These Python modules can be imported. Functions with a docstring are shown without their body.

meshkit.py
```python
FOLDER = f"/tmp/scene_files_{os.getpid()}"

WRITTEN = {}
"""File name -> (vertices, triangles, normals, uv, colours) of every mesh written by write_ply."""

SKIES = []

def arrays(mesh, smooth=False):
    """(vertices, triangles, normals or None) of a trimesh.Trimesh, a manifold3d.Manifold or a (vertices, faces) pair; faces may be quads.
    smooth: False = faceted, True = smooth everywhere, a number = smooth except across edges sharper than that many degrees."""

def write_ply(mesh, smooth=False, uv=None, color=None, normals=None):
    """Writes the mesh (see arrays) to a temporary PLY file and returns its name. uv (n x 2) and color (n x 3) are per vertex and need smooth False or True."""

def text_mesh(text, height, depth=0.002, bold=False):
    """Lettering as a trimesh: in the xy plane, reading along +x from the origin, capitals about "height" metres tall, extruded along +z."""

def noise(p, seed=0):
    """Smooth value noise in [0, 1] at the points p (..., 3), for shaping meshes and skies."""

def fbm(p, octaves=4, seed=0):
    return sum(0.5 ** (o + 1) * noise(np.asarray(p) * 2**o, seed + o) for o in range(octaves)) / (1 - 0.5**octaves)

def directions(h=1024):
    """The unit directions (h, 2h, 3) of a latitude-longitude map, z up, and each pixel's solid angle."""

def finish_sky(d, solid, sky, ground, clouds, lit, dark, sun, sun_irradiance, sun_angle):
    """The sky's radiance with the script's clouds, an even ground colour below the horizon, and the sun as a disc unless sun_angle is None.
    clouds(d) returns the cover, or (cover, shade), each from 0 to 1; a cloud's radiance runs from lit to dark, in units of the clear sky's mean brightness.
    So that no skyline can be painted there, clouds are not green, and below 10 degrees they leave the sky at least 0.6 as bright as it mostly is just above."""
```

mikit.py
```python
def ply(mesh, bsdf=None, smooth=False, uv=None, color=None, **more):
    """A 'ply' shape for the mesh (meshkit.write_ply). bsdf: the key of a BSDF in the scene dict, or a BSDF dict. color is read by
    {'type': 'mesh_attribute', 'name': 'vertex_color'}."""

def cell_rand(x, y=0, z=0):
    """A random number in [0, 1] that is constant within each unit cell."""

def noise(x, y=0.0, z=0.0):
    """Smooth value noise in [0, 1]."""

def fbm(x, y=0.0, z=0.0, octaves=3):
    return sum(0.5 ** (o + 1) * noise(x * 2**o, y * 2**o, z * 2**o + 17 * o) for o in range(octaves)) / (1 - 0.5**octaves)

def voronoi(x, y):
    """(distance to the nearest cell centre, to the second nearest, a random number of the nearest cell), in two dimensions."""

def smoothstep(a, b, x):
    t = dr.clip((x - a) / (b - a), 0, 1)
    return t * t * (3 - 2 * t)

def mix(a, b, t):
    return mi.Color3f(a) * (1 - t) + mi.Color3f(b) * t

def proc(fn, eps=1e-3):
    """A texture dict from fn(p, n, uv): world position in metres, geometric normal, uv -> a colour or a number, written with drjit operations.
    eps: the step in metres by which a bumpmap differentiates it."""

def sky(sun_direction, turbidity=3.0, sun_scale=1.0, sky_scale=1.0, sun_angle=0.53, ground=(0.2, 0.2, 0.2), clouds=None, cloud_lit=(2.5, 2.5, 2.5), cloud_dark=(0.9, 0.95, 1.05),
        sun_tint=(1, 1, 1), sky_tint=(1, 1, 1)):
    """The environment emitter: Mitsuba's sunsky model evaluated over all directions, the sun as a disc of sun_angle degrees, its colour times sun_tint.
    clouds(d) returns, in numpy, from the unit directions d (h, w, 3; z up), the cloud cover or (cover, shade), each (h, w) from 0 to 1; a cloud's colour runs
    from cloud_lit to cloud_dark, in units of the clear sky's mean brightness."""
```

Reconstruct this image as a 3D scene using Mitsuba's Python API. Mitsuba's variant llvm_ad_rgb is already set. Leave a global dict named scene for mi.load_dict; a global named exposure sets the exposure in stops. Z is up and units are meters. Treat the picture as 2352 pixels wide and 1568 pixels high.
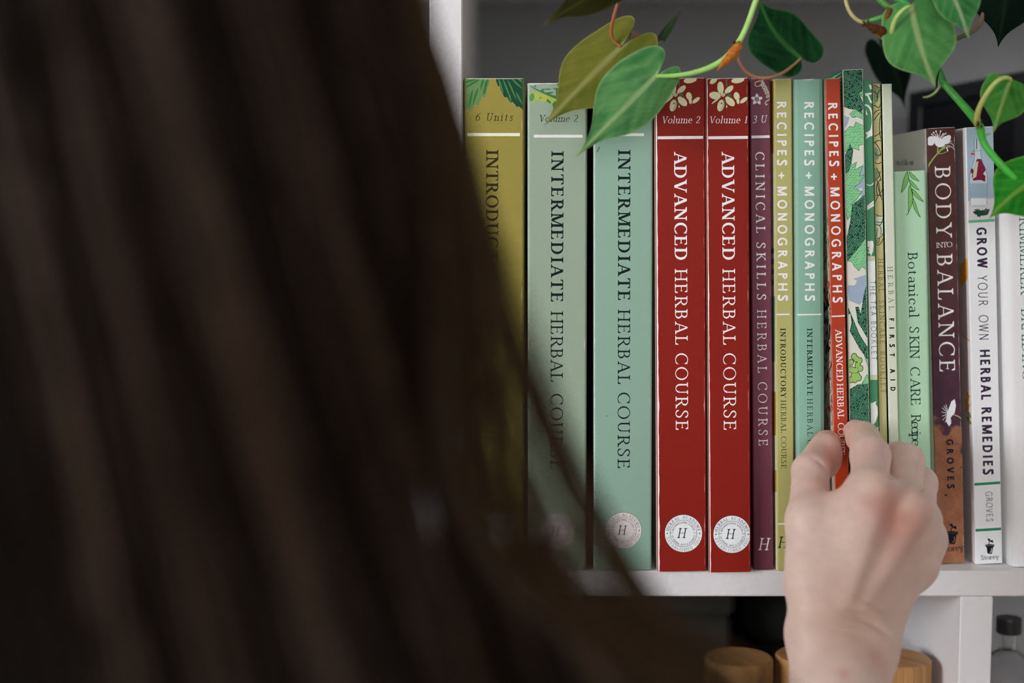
import math, random
import numpy as np
import trimesh
import mitsuba as mi
import drjit as dr
import mikit, meshkit
from shapely.geometry import Polygon, LineString, Point, MultiPolygon, box as sbox
from shapely import affinity
from shapely.ops import unary_union

# ------------------------------------------------------------------ camera, lights, exposure
W_PX, H_PX, F = 2352, 1568, 3253.0          # photograph size and focal length in pixels
D, PITCH = 0.80, math.radians(5.0)          # camera to book spines, downward pitch
EYE = np.array([0.0, -D, 0.0])
FWD = np.array([0.0, math.cos(PITCH), -math.sin(PITCH)])
UP = np.array([0.0, math.sin(PITCH), math.cos(PITCH)])
RIGHT = np.array([1.0, 0.0, 0.0])
T4 = mi.ScalarTransform4f
exposure = 0.0
scene, labels = {}, {}
scene['camera'] = {
    'type': 'thinlens', 'fov': math.degrees(2 * math.atan(W_PX / 2 / F)), 'fov_axis': 'x',
    'aperture_radius': 0.0075, 'focus_distance': D * 1.002, 'near_clip': 0.02, 'far_clip': 50.0,
    'to_world': T4().look_at(origin=EYE.tolist(), target=(EYE + FWD).tolist(), up=[0, 0, 1]),
}
WIN = dict(x=-2.80, y0=-3.60, y1=-1.25, z0=-0.05, z1=1.15)   # the window in the left wall
WINDOW_RADIANCE = [17.5, 17.9, 18.7]
WIN2 = dict(x0=-1.00, x1=0.85, y=-3.90, z0=-0.05, z1=1.15)     # the window in the wall behind the camera
WINDOW2_RADIANCE = [5.2, 5.3, 5.5]
FLOOR_Z, CEIL_Z = -1.42, 1.25
ZS = -0.2035                                # top of the shelf board the books stand on


def lin(r, g, b):
    c = np.array([r, g, b], float) / 255
    return np.where(c <= 0.04045, c / 12.92, ((c + 0.055) / 1.055) ** 2.4)


KREF = 0.70                                 # what a white card facing the camera shows in the photograph


def col(r, g, b, k=KREF):
    return [float(x) for x in np.clip(lin(r, g, b) / k, 0.003, 0.9)]


def rgb(c):
    return {'type': 'rgb', 'value': [float(x) for x in c]}


def mat(name, c, rough=0.5, spec=0.35, **kw):
    scene['mat_' + name] = {'type': 'principled', 'base_color': rgb(c) if not isinstance(c, dict) else c,
                            'roughness': rough, 'specular': spec, **kw}
    return 'mat_' + name


_auto = {}


def cmat(c, rough=0.55, spec=0.18):
    """A plain material for this photograph colour (r, g, b)."""
    key = (tuple(c), rough, spec)
    if key not in _auto:
        _auto[key] = mat('print_%d' % len(_auto), col(*c), rough, spec * (.4 if sum(c) < 200 else 1))
    return _auto[key]


# ------------------------------------------------------------------ entries
def number(key):
    if key not in scene and not any(k.startswith(key + '__') for k in list(scene) + list(labels)):
        return key
    n = 1
    while ('%s_%03d' % (key, n)) in scene or any(k.startswith('%s_%03d__' % (key, n)) or k == '%s_%03d' % (key, n) for k in list(scene) + list(labels)):
        n += 1
    return '%s_%03d' % (key, n)


def tag(key, label=None, category=None, group=None, kind=None):
    d = {k: v for k, v in dict(label=label, category=category, group=group, kind=kind).items() if v}
    labels[key] = d
    return key


def thing(name, label, category, group=None):
    key = number(name)
    return tag(key, label, category, group)


def part(parent, name, mesh, bsdf, smooth=False, label=None, **kw):
    key = number(parent + '__' + name)
    scene[key] = mikit.ply(mesh, bsdf, smooth=smooth, **kw)
    if label:
        labels[key] = {'label': label}
    return key


def struct(key, mesh, bsdf, smooth=False, **kw):
    scene[key] = mikit.ply(mesh, bsdf, smooth=smooth, **kw)
    labels[key] = {'kind': 'structure'}
    return key


cat = trimesh.util.concatenate


# ------------------------------------------------------------------ pixels to places
def ray(px, py):
    return RIGHT * (px - W_PX / 2) / F + UP * (H_PX / 2 - py) / F + FWD


def P(px, py, y):
    """The point at depth y that the photograph shows at this pixel."""
    d = ray(px, py)
    return EYE + d * ((y - EYE[1]) / d[1])


def Parr(pts, y):
    pts = np.asarray(pts, float)
    d = RIGHT * ((pts[:, 0] - W_PX / 2) / F)[:, None] + UP * ((H_PX / 2 - pts[:, 1]) / F)[:, None] + FWD
    return EYE + d * ((np.asarray(y) - EYE[1]) / d[:, 1])[:, None]


# ------------------------------------------------------------------ mesh helpers
def bevel_box(x0, x1, y0, y1, z0, z1, r=0.001):
    import manifold3d as m3
    v = np.array([[x, y, z] for x in (x0, x1) for y in (y0, y1) for z in (z0, z1)], float)
    c = v.mean(0)
    pts = []
    for p in v:
        s = np.sign(p - c)
        for k in range(3):
            q = p.copy()
            for j in range(3):
                if j != k:
                    q[j] -= s[j] * r
            pts.append(q)
    return trimesh.convex.convex_hull(np.array(pts))


def tube(points, radii, sides=8, caps=True):
    p = np.asarray(points, float)
    n = len(p)
    r = np.broadcast_to(np.asarray(radii, float), (n,))
    t = np.gradient(p, axis=0)
    t /= np.linalg.norm(t, axis=1, keepdims=True) + 1e-12
    a = np.cross(t[0], [0.3, 0.9, 0.2])
    A = []
    for i in range(n):                       # carried along without twist
        a = a - t[i] * (a @ t[i])
        a /= np.linalg.norm(a) + 1e-12
        A.append(a)
    A = np.array(A)
    B = np.cross(t, A)
    ang = np.arange(sides) * 2 * np.pi / sides
    v = p[:, None] + r[:, None, None] * (np.cos(ang)[None, :, None] * A[:, None] + np.sin(ang)[None, :, None] * B[:, None])
    v = v.reshape(-1, 3)
    i, j = np.meshgrid(np.arange(n - 1), np.arange(sides), indexing='ij')
    q = np.stack([i * sides + j, i * sides + (j + 1) % sides, (i + 1) * sides + (j + 1) % sides, (i + 1) * sides + j], -1).reshape(-1, 4)
    f = np.vstack([q[:, [0, 1, 2]], q[:, [0, 2, 3]]])
    if caps:
        k = len(v)
        v = np.vstack([v, p[:1], p[-1:]])
        jj = np.arange(sides)
        f = np.vstack([f, np.stack([np.full(sides, k), (jj + 1) % sides, jj], 1),
                       np.stack([np.full(sides, k + 1), (n - 1) * sides + jj, (n - 1) * sides + (jj + 1) % sides], 1)])
    return trimesh.Trimesh(v, f, process=False)


def spline(pts, n=40):
    """A smooth curve through the points (rows of any width)."""
    from scipy.interpolate import CubicSpline, PchipInterpolator
    p = np.asarray(pts, float)
    if len(p) == 2:
        return p[0] + (p[1] - p[0]) * np.linspace(0, 1, n)[:, None]
    s = np.concatenate([[0], np.cumsum(np.linalg.norm(np.diff(p[:, :2], axis=0), axis=1) + 1e-6)])
    return CubicSpline(s, p)(np.linspace(0, s[-1], n))


def lathe(profile, centre, sides=48):
    m = trimesh.creation.revolve(np.asarray(profile, float), sections=sides)
    m.apply_translation(centre)
    return m
# ------------------------------------------------------------------ lettering drawn stroke by stroke
class Pen:
    """Collects the strokes of one letter: capitals are 1 high, T is a thick stroke, t a thin one."""

    def __init__(self, T, t, serif=True, wide=1.0):
        self.T, self.t, self.serif, self.wide, self.polys = T, t, serif, wide, []

    def add(self, g):
        self.polys.append(g)

    def foot(self, x, y, w, up=1, l=1, r=1):
        if not self.serif:
            return
        sl, ts = 0.10 + 0.12 * self.t, max(0.035, self.t * 0.75)
        b = ts + 0.07
        self.add(Polygon([(x - w / 2 - sl * l, y), (x + w / 2 + sl * r, y), (x + w / 2 + sl * r, y + up * ts), (x + w / 2, y + up * b), (x - w / 2, y + up * b), (x - w / 2 - sl * l, y + up * ts)]).buffer(0))

    def stem(self, x, y0=0.0, y1=1.0, w=None, s0=True, s1=True):
        w = w or self.T
        self.add(sbox(x - w / 2, y0, x + w / 2, y1))
        if s0:
            self.foot(x, y0, w, 1)
        if s1:
            self.foot(x, y1, w, -1)

    def diag(self, x0, y0, x1, y1, w, s0=False, s1=False):
        if not self.serif:
            w = w * math.hypot(x1 - x0, y1 - y0) / abs(y1 - y0)
        self.add(Polygon([(x0 - w / 2, y0), (x0 + w / 2, y0), (x1 + w / 2, y1), (x1 - w / 2, y1)]).buffer(0))
        if s0:
            self.foot(x0, y0, w * 0.6, 1 if y1 > y0 else -1)
        if s1:
            self.foot(x1, y1, w * 0.6, 1 if y0 > y1 else -1)

    def bar(self, x0, x1, y, tick0=0, tick1=0, w=None):
        w = w or self.t
        self.add(sbox(x0, y - w / 2, x1, y + w / 2))
        if self.serif:
            for x, k, s in ((x0, tick0, 1), (x1, tick1, -1)):
                if k:
                    e = y + math.copysign(w / 2, k)          # the outer edge of the bar
                    self.add(Polygon([(x, e), (x - s * 0.02, y - math.copysign(w / 2, -k) - k * 0 - math.copysign(abs(k), k)), (x + s * 0.03, y - math.copysign(abs(k), k) * 0.95), (x + s * 0.12, y), (x + s * 0.1, e)]).buffer(0))

    def curve(self, pts, w=None, h=None, round_=False):
        w, h = w or self.T, h or self.t
        ls = affinity.scale(LineString(pts), h / w, 1.0, origin=(0, 0))
        g = ls.buffer(h / 2, cap_style='round' if round_ else 'flat', join_style='round', quad_segs=5)
        self.add(affinity.scale(g, w / h, 1.0, origin=(0, 0)))

    def arc(self, cx, cy, rx, ry, a0, a1, n=26, **kw):
        a = np.radians(np.linspace(a0, a1, n))
        self.curve(np.stack([cx + rx * np.cos(a), cy + ry * np.sin(a)], 1), **kw)

    def ring(self, cx, cy, rx, ry):
        e = lambda a, b: Polygon([(cx + a * math.cos(k), cy + b * math.sin(k)) for k in np.linspace(0, 2 * math.pi, 37)[:-1]])
        self.add(e(rx, ry).difference(e(rx - self.T, ry - self.t)))


def draw(ch, T, t, serif):
    p = Pen(T, t, serif)
    thin = t * 1.25 if serif else T
    o = 0.02
    s = serif
    if ch == 'I':
        p.stem(.15); w = .30
    elif ch == 'H':
        p.stem(.13); p.stem(.65); p.bar(.13, .65, .5); w = .78
    elif ch in 'EF':
        p.stem(.13, s1=False); p.foot(.13, 1, T, -1, 1, 0); p.bar(.13, .52, 1 - t / 2, 0, .2); p.bar(.13, .46, .52, 0, 0)
        if s: p.add(sbox(.42, .43, .46, .61))
        if ch == 'E': p.bar(.13, .56, t / 2, 0, -.22)
        w = .62 if ch == 'E' else .57
    elif ch == 'L':
        p.stem(.13); p.bar(.13, .54, t / 2, 0, -.24); w = .57
    elif ch == 'T':
        p.stem(.34, s1=False); p.bar(.03, .65, 1 - t / 2, .2, .2); w = .68
    elif ch == 'N':
        p.stem(.13, w=thin, s1=False); p.stem(.66, w=thin, s0=False); p.diag(.13, 1, .66, 0, T * 1.15); p.foot(.08, 1, thin, -1, 1, 0); w = .79
    elif ch == 'M':
        p.stem(.11, w=thin); p.stem(.79, w=T); p.diag(.14, 1, .44, .03, T * 1.05); p.diag(.76, 1, .44, .03, thin); w = .91
    elif ch == 'A':
        p.diag(.08, 0, .36, 1, thin, s0=True); p.diag(.36, 1, .67, 0, T * 1.08, s1=True); p.bar(.2, .56, .34); w = .74
    elif ch == 'V':
        p.diag(.08, 1, .38, 0, T * 1.08, s0=True); p.diag(.64, 1, .38, 0, thin, s0=True); w = .72
    elif ch == 'W':
        p.diag(.07, 1, .28, 0, T * 1.05, s0=True); p.diag(.48, 1, .28, 0, thin); p.diag(.48, 1, .70, 0, T * 1.05); p.diag(.90, 1, .70, 0, thin, s0=True); w = .97
    elif ch == 'Y':
        p.diag(.07, 1, .34, .44, T * 1.05, s0=True); p.diag(.62, 1, .34, .44, thin, s0=True); p.stem(.34, 0, .47, s1=False); w = .69
    elif ch == 'K':
        p.stem(.13); p.diag(.58, 1, .16, .42, thin, s0=True); p.diag(.28, .56, .64, 0, T * 1.1, s1=True); w = .71
    elif ch == 'U':
        p.stem(.14, .34, 1, s0=False); p.stem(.62, .34, 1, w=thin, s0=False)
        p.arc(.38, .36, .24, .37 - t / 2, 180, 360 if not s else 352, w=T, h=t); w = .76
    elif ch in 'OQ':
        p.ring(.42, .5, .42, .5 + o); w = .84
    elif ch in 'CG':
        p.arc(.42, .5, .42 - T / 2, .5 + o - t / 2, 48 if s else 42, 312 if ch == 'C' else 325)
        if s:
            p.add(Polygon([(.66, .98), (.69, .98), (.685, .70), (.66, .74), (.58, .88)]))
            if ch == 'C': p.add(Polygon([(.63, .14), (.70, .26), (.72, .25), (.67, .10)]))
        if ch == 'G':
            p.stem(.66, .06 if s else .14, .42, s0=False)
            if not s: p.bar(.46, .72, .44)
        w = .73 if ch == 'C' else .80
    elif ch == 'D':
        p.stem(.13); p.bar(.13, .36, t / 2); p.bar(.13, .36, 1 - t / 2)
        p.arc(.34, .5, .40 - T / 2, .5 - t / 2, -90, 90); w = .78
    elif ch in 'PRB':
        lo = .47 if ch != 'B' else .50
        p.stem(.13)
        rx = .24 if ch != 'B' else .20
        p.bar(.13, .32, 1 - t / 2); p.bar(.13, .32, lo + t / 2)
        p.arc(.30, (1 + lo) / 2, rx + .03 - T / 2, (1 - lo) / 2 - t / 2, -90, 90)
        w = .58
        if ch == 'R':
            p.diag(.33, lo + .03, .62, 0, T * 1.08, s1=True); w = .68
        if ch == 'B':
            p.bar(.13, .34, t / 2); p.arc(.32, (lo + t) / 2, .26 - T / 2, (lo + t) / 2 - t / 2, -90, 90); w = .62
    elif ch == 'S':
        q = spline([(.47, .80), (.40, .93), (.27, 1 - t / 2 + .015), (.13, .91), (.10, .76), (.18, .62), (.30, .52), (.43, .40), (.46, .24), (.40, .09), (.25, t / 2 - .015), (.11, .07), (.05, .20)], 48)
        p.curve(q, w=T * .95, h=t * 1.25)
        if s:
            p.add(Polygon([(.47, .97), (.49, .97), (.495, .74), (.465, .74), (.44, .88)])); p.add(Polygon([(.04, .03), (.06, .03), (.09, .14), (.055, .28), (.025, .28)]))
        w = .56
    elif ch == '0':
        p.ring(.28, .5, .28, .5 + o); w = .56
    elif ch == '1':
        p.stem(.22, s1=False); p.diag(.22, .96, .08, .84, thin * .9); w = .40
    elif ch == '2':
        q = spline([(.07, .76), (.12, .92), (.26, 1 - t / 2), (.42, .90), (.45, .72), (.36, .48), (.20, .24), (.07, .05)], 36)
        p.curve(q, w=T, h=t * 1.2); p.bar(.04, .50, t / 2, 0, -.12); w = .55
    elif ch == '3':
        q = spline([(.08, .84), (.16, .96), (.30, .98), (.41, .88), (.40, .70), (.28, .56), (.18, .54), (.30, .51), (.44, .40), (.45, .20), (.33, .05), (.16, .01), (.04, .08)], 48)
        p.curve(q, w=T, h=t * 1.1); w = .52
    elif ch == '6':
        p.arc(.29, .32, .25 - T / 2, .33 - t / 2, 0, 360, n=34)
        p.curve(spline([(.47, 1.0), (.28, .84), (.12, .60), (.07, .34)], 20), w=T, h=t * 1.2); w = .56
    elif ch == '&':
        q = spline([(.66, .06), (.50, .22), (.30, .52), (.20, .74), (.26, .93), (.38, .93), (.42, .78), (.30, .58), (.12, .42), (.06, .22), (.18, .04), (.36, .03), (.54, .2), (.62, .42)], 60)
        p.curve(q, w=T * .8, h=t * 1.3); w = .72
    elif ch == '+':
        p.add(sbox(.02, .36 - .0, .02 + .62, .36 + T)); p.add(sbox(.33 - T / 2, .12, .33 + T / 2, .12 + .62)); w = .68
    elif ch == '.':
        p.add(Point(.12, .07).buffer(.075)); w = .24
    elif ch == '*':
        p.add(Point(.12, .45).buffer(.10)); w = .24
    else:
        x = .66                                   # small letters
        if ch == 'l':
            p.stem(.12, 0, 1.06, s1=False); p.foot(.09, 1.06, T, -1, 1, 0); w = .26
        elif ch == 'i':
            p.stem(.12, 0, x, s1=False); p.foot(.09, x, T, -1, 1, 0); p.add(Point(.12, .88).buffer(T * .62)); w = .26
        elif ch in 'nm':
            p.stem(.12, 0, x, s1=False); p.foot(.09, x, T, -1, 1, 0)
            for k in range(1 if ch == 'n' else 2):
                x0 = .12 + k * .36
                p.arc(x0 + .18, x - .21, .18, .20 - t / 2, 165, 0, w=T, h=t); p.stem(x0 + .36, 0, x - .2, s1=False)
            w = .58 if ch == 'n' else .94
        elif ch == 'u':
            p.stem(.11, .2, x, s0=False, s1=False); p.foot(.08, x, T, -1, 1, 0); p.arc(.29, .2, .18, .2 - t / 2, 180, 345, w=T, h=t); p.stem(.47, 0, x, s1=False); p.foot(.44, x, T, -1, 1, 0); w = .59
        elif ch == 'o':
            p.ring(.29, x / 2, .29, x / 2 + .015); w = .58
        elif ch in 'ec':
            p.arc(.27, x / 2, .27 - T / 2, x / 2 + .015 - t / 2, 0 if ch == 'e' else 40, 318)
            if ch == 'e': p.bar(.06, .52, x * .54)
            else: p.add(Point(.44, .50).buffer(T * .55))
            w = .53 if ch == 'e' else .50
        elif ch == 'a':
            p.stem(.40, .02, x - .18, s0=False, s1=False); p.arc(.24, x - .2, .16, .2 - t / 2, 0, 150, w=T, h=t)
            p.arc(.23, .19, .17, .19 - t / 2, 20, 340, w=T, h=t); p.foot(.44, 0, T * .8, 1, 0, .8); w = .52
        elif ch == 's':
            q = spline([(.34, .52), (.27, .63), (.15, .63), (.08, .53), (.12, .42), (.22, .33), (.33, .24), (.34, .12), (.25, .02), (.13, .02), (.05, .12)], 36)
            p.curve(q, w=T * .9, h=t * 1.3); w = .41
        elif ch == 't':
            p.stem(.15, .14, .84, s0=False, s1=False); p.bar(.02, .33, x - t / 2); p.arc(.26, .14, .11, .14 - t / 2, 180, 300, w=T, h=t); w = .36
        elif ch == 'r':
            p.stem(.12, 0, x, s1=False); p.foot(.09, x, T, -1, 1, 0); p.arc(.30, x - .16, .17, .15 - t / 2, 170, 60, w=T, h=t); p.add(Point(.36, x - .08).buffer(T * .6)); w = .43
        elif ch == 'p':
            p.stem(.12, -.3, x, s1=False); p.foot(.09, x, T, -1, 1, 0); p.arc(.31, x / 2, .25 - T / 2, x / 2 - t / 2, -150, 150); w = .60
        elif ch == 'y':
            p.diag(.06, x, .28, .02, T, s0=True); p.diag(.50, x, .22, -.22, t * 1.3, s0=True); p.add(Point(.17, -.24).buffer(T * .55)); w = .55
        elif ch == 'f':
            p.stem(.16, 0, .84, s1=False); p.bar(.02, .34, x - t / 2); p.arc(.30, .86, .14, .18, 180, 60, w=T, h=t); w = .36
        else:
            w = .34                               # space
    g = unary_union([q.buffer(0) for q in p.polys]) if p.polys else None
    return g, w


_glyphs = {}
FONTS = {   # thick, thin, serif, shear, width
    'serif': (.102, .050, True, 0, 1.26), 'bold': (.160, .064, True, 0, 1.27), 'semi': (.128, .056, True, 0, 1.24), 'light': (.080, .042, True, 0, 1.2),
    'italic': (.098, .048, True, .2, 1.04), 'sans': (.075, .085, False, 0, 1.1), 'sansbold': (.165, .175, False, 0, 1.12), 'sansheavy': (.20, .20, False, 0, 1.12),
    'narrow': (.085, .085, False, 0, .92), 'narrowbold': (.20, .19, False, 0, 1.0), 'tiny': (.15, .13, False, 0, 1.1),
}


def glyph(ch, font):
    if (ch, font) not in _glyphs:
        T, t, serif, shear, sq = FONTS[font]
        g, w = draw(ch, T, t, serif)
        if g is not None:
            if sq != 1:
                g = affinity.scale(g, sq, 1, origin=(0, 0))
            if shear:
                g = affinity.affine_transform(g, [1, shear, 0, 1, 0, 0])
            if font.startswith('narrow'):
                g = g.buffer(-.03).buffer(.03)
            g = g.simplify(.004)
        _glyphs[ch, font] = (g, w * sq)
    return _glyphs[ch, font]


def set_line(text, font, length):
    """[(polygon in units of the cap height)] of the text, letter-spaced to this length."""
    gs = [glyph(c, font) for c in text]
    gap = (length - sum(w for _, w in gs)) / max(len(gs) - 1, 1) if length else 0.04
    x, out = 0.0, []
    for g, w in gs:
        if g is not None:
            out.append(affinity.translate(g, x, 0))
        x += w + gap
    return out


def pieces(g):
    return [q for q in (g.geoms if hasattr(g, 'geoms') else [g]) if q.geom_type == 'Polygon' and q.area > 0]


def text_px(text, font, p0, p1, cap):
    """Polygons in photograph pixels: the text runs along its base line from p0 to p1, capitals cap pixels high."""
    p0, p1 = np.array(p0, float), np.array(p1, float)
    L = np.linalg.norm(p1 - p0)
    a = (p1 - p0) / L
    u = np.array([a[1], -a[0]])
    return [affinity.affine_transform(g, [a[0] * cap, u[0] * cap, a[1] * cap, u[1] * cap, p0[0], p0[1]]) for g in set_line(text, font, L / cap)]


def text_arc(text, font, c, r, a0, a1, cap, inward=False):
    """Lettering along a circle (pixels, angles in degrees clockwise from the top)."""
    gs = [glyph(k, font) for k in text]
    n = len(gs)
    R = r + (cap if inward else 0)
    span = math.radians(a1 - a0) * r / cap
    gap = (abs(span) - sum(w for _, w in gs)) / (n - 1)
    x, out = 0.0, []
    sgn = 1 if a1 > a0 else -1
    for g, w in gs:
        if g is not None:
            th = math.radians(a0) + sgn * (x + w / 2) * cap / r
            g2 = affinity.translate(g, -w / 2, 0)
            d = np.array([math.sin(th), -math.cos(th)])          # outward, in pixels
            up = d if sgn > 0 else -d
            al = np.array([-up[1], up[0]])
            o = np.array(c) + d * r
            out.append(affinity.affine_transform(g2, [al[0] * cap, up[0] * cap, al[1] * cap, up[1] * cap, o[0], o[1]]))
        x += w + gap
    return out
# ------------------------------------------------------------------ shared materials
def p_paint(p, n, uv):
    return mikit.fbm(p.x * 420, p.y * 420, p.z * 420, 2) * 0.00035


PAINT = col(196, 192, 190, .60)
scene['mat_white_paint'] = {'type': 'bumpmap', 'arbitrary': mikit.proc(p_paint, 3e-4), 'scale': 1.0,
                            'bsdf': {'type': 'principled', 'base_color': rgb([.74, .72, .72]), 'roughness': .42, 'specular': .4}}
mat('wall', [.42, .41, .40], .85, .2)
mat('ceiling', [.50, .50, .50], .9, .2)
mat('back_panel', [.34, .345, .345], .8, .2)
mat('frame_white', [.8, .8, .8], .4, .4)
mat('page', [.72, .69, .62], .8, .2)
mat('wear', [.80, .78, .74], .8, .2)
mat('black', [.008, .008, .009], .35, .5)
mat('cloth_dark', [.012, .013, .013], .9, .2)


def p_floor(p, n, uv):
    plank = dr.floor(p.x / 0.14)
    g = mikit.fbm(p.x * 30 + plank * 7, p.y * 2.5, plank, 3)
    return mikit.mix([.20, .12, .065], [.34, .22, .13], g)


scene['mat_floor'] = {'type': 'principled', 'base_color': mikit.proc(p_floor), 'roughness': .45, 'specular': .4}

# ------------------------------------------------------------------ the room
X0, X1, Y0, Y1 = -2.80, 2.4, -3.9, 0.42
struct('floor', bevel_box(X0 - .1, X1 + .1, Y0 - .1, Y1 + .1, FLOOR_Z - .05, FLOOR_Z), 'mat_floor')
struct('ceiling', bevel_box(X0 - .1, X1 + .1, Y0 - .1, Y1 + .1, CEIL_Z, CEIL_Z + .05), 'mat_ceiling')
struct('wall_back', bevel_box(X0 - .1, X1 + .1, Y1, Y1 + .1, FLOOR_Z, CEIL_Z), 'mat_wall')
v2 = WIN2
struct('wall_front', cat([bevel_box(X0 - .1, v2['x0'], Y0 - .1, Y0, FLOOR_Z, CEIL_Z), bevel_box(v2['x1'], X1 + .1, Y0 - .1, Y0, FLOOR_Z, CEIL_Z),
                          bevel_box(v2['x0'], v2['x1'], Y0 - .1, Y0, FLOOR_Z, v2['z0']), bevel_box(v2['x0'], v2['x1'], Y0 - .1, Y0, v2['z1'], CEIL_Z)]), 'mat_wall')
struct('wall_right', bevel_box(X1, X1 + .1, Y0, Y1, FLOOR_Z, CEIL_Z), 'mat_wall')
w = WIN
struct('wall_left', cat([bevel_box(X0 - .1, X0, Y0, w['y0'], FLOOR_Z, CEIL_Z), bevel_box(X0 - .1, X0, w['y1'], Y1, FLOOR_Z, CEIL_Z),
                         bevel_box(X0 - .1, X0, w['y0'], w['y1'], FLOOR_Z, w['z0']), bevel_box(X0 - .1, X0, w['y0'], w['y1'], w['z1'], CEIL_Z)]), 'mat_wall')
fx0, fx1, b = X0 - .07, X0 + .012, .05
ym = (w['y0'] + w['y1']) / 2
struct('window_1', cat([bevel_box(fx0, fx1, w['y0'], w['y0'] + b, w['z0'], w['z1']), bevel_box(fx0, fx1, w['y1'] - b, w['y1'], w['z0'], w['z1']),
                        bevel_box(fx0, fx1, w['y0'] + b, w['y1'] - b, w['z0'], w['z0'] + b), bevel_box(fx0, fx1, w['y0'] + b, w['y1'] - b, w['z1'] - b, w['z1']),
                        bevel_box(fx0, fx1 - .01, ym - .02, ym + .02, w['z0'] + b, w['z1'] - b)]), 'mat_frame_white')
for k, (ya, yb) in enumerate(((w['y0'] + b, ym - .02), (ym + .02, w['y1'] - b))):     # the bright panes
    v = np.array([[X0 - .04, ya, w['z0'] + b], [X0 - .04, yb, w['z0'] + b], [X0 - .04, yb, w['z1'] - b], [X0 - .04, ya, w['z1'] - b]])
    key = number('window_1__pane')
    scene[key] = mikit.ply(trimesh.Trimesh(v, [[0, 1, 2], [0, 2, 3]], process=False), 'mat_frame_white')
    scene[key]['emitter'] = {'type': 'area', 'radiance': rgb(WINDOW_RADIANCE)}

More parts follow.
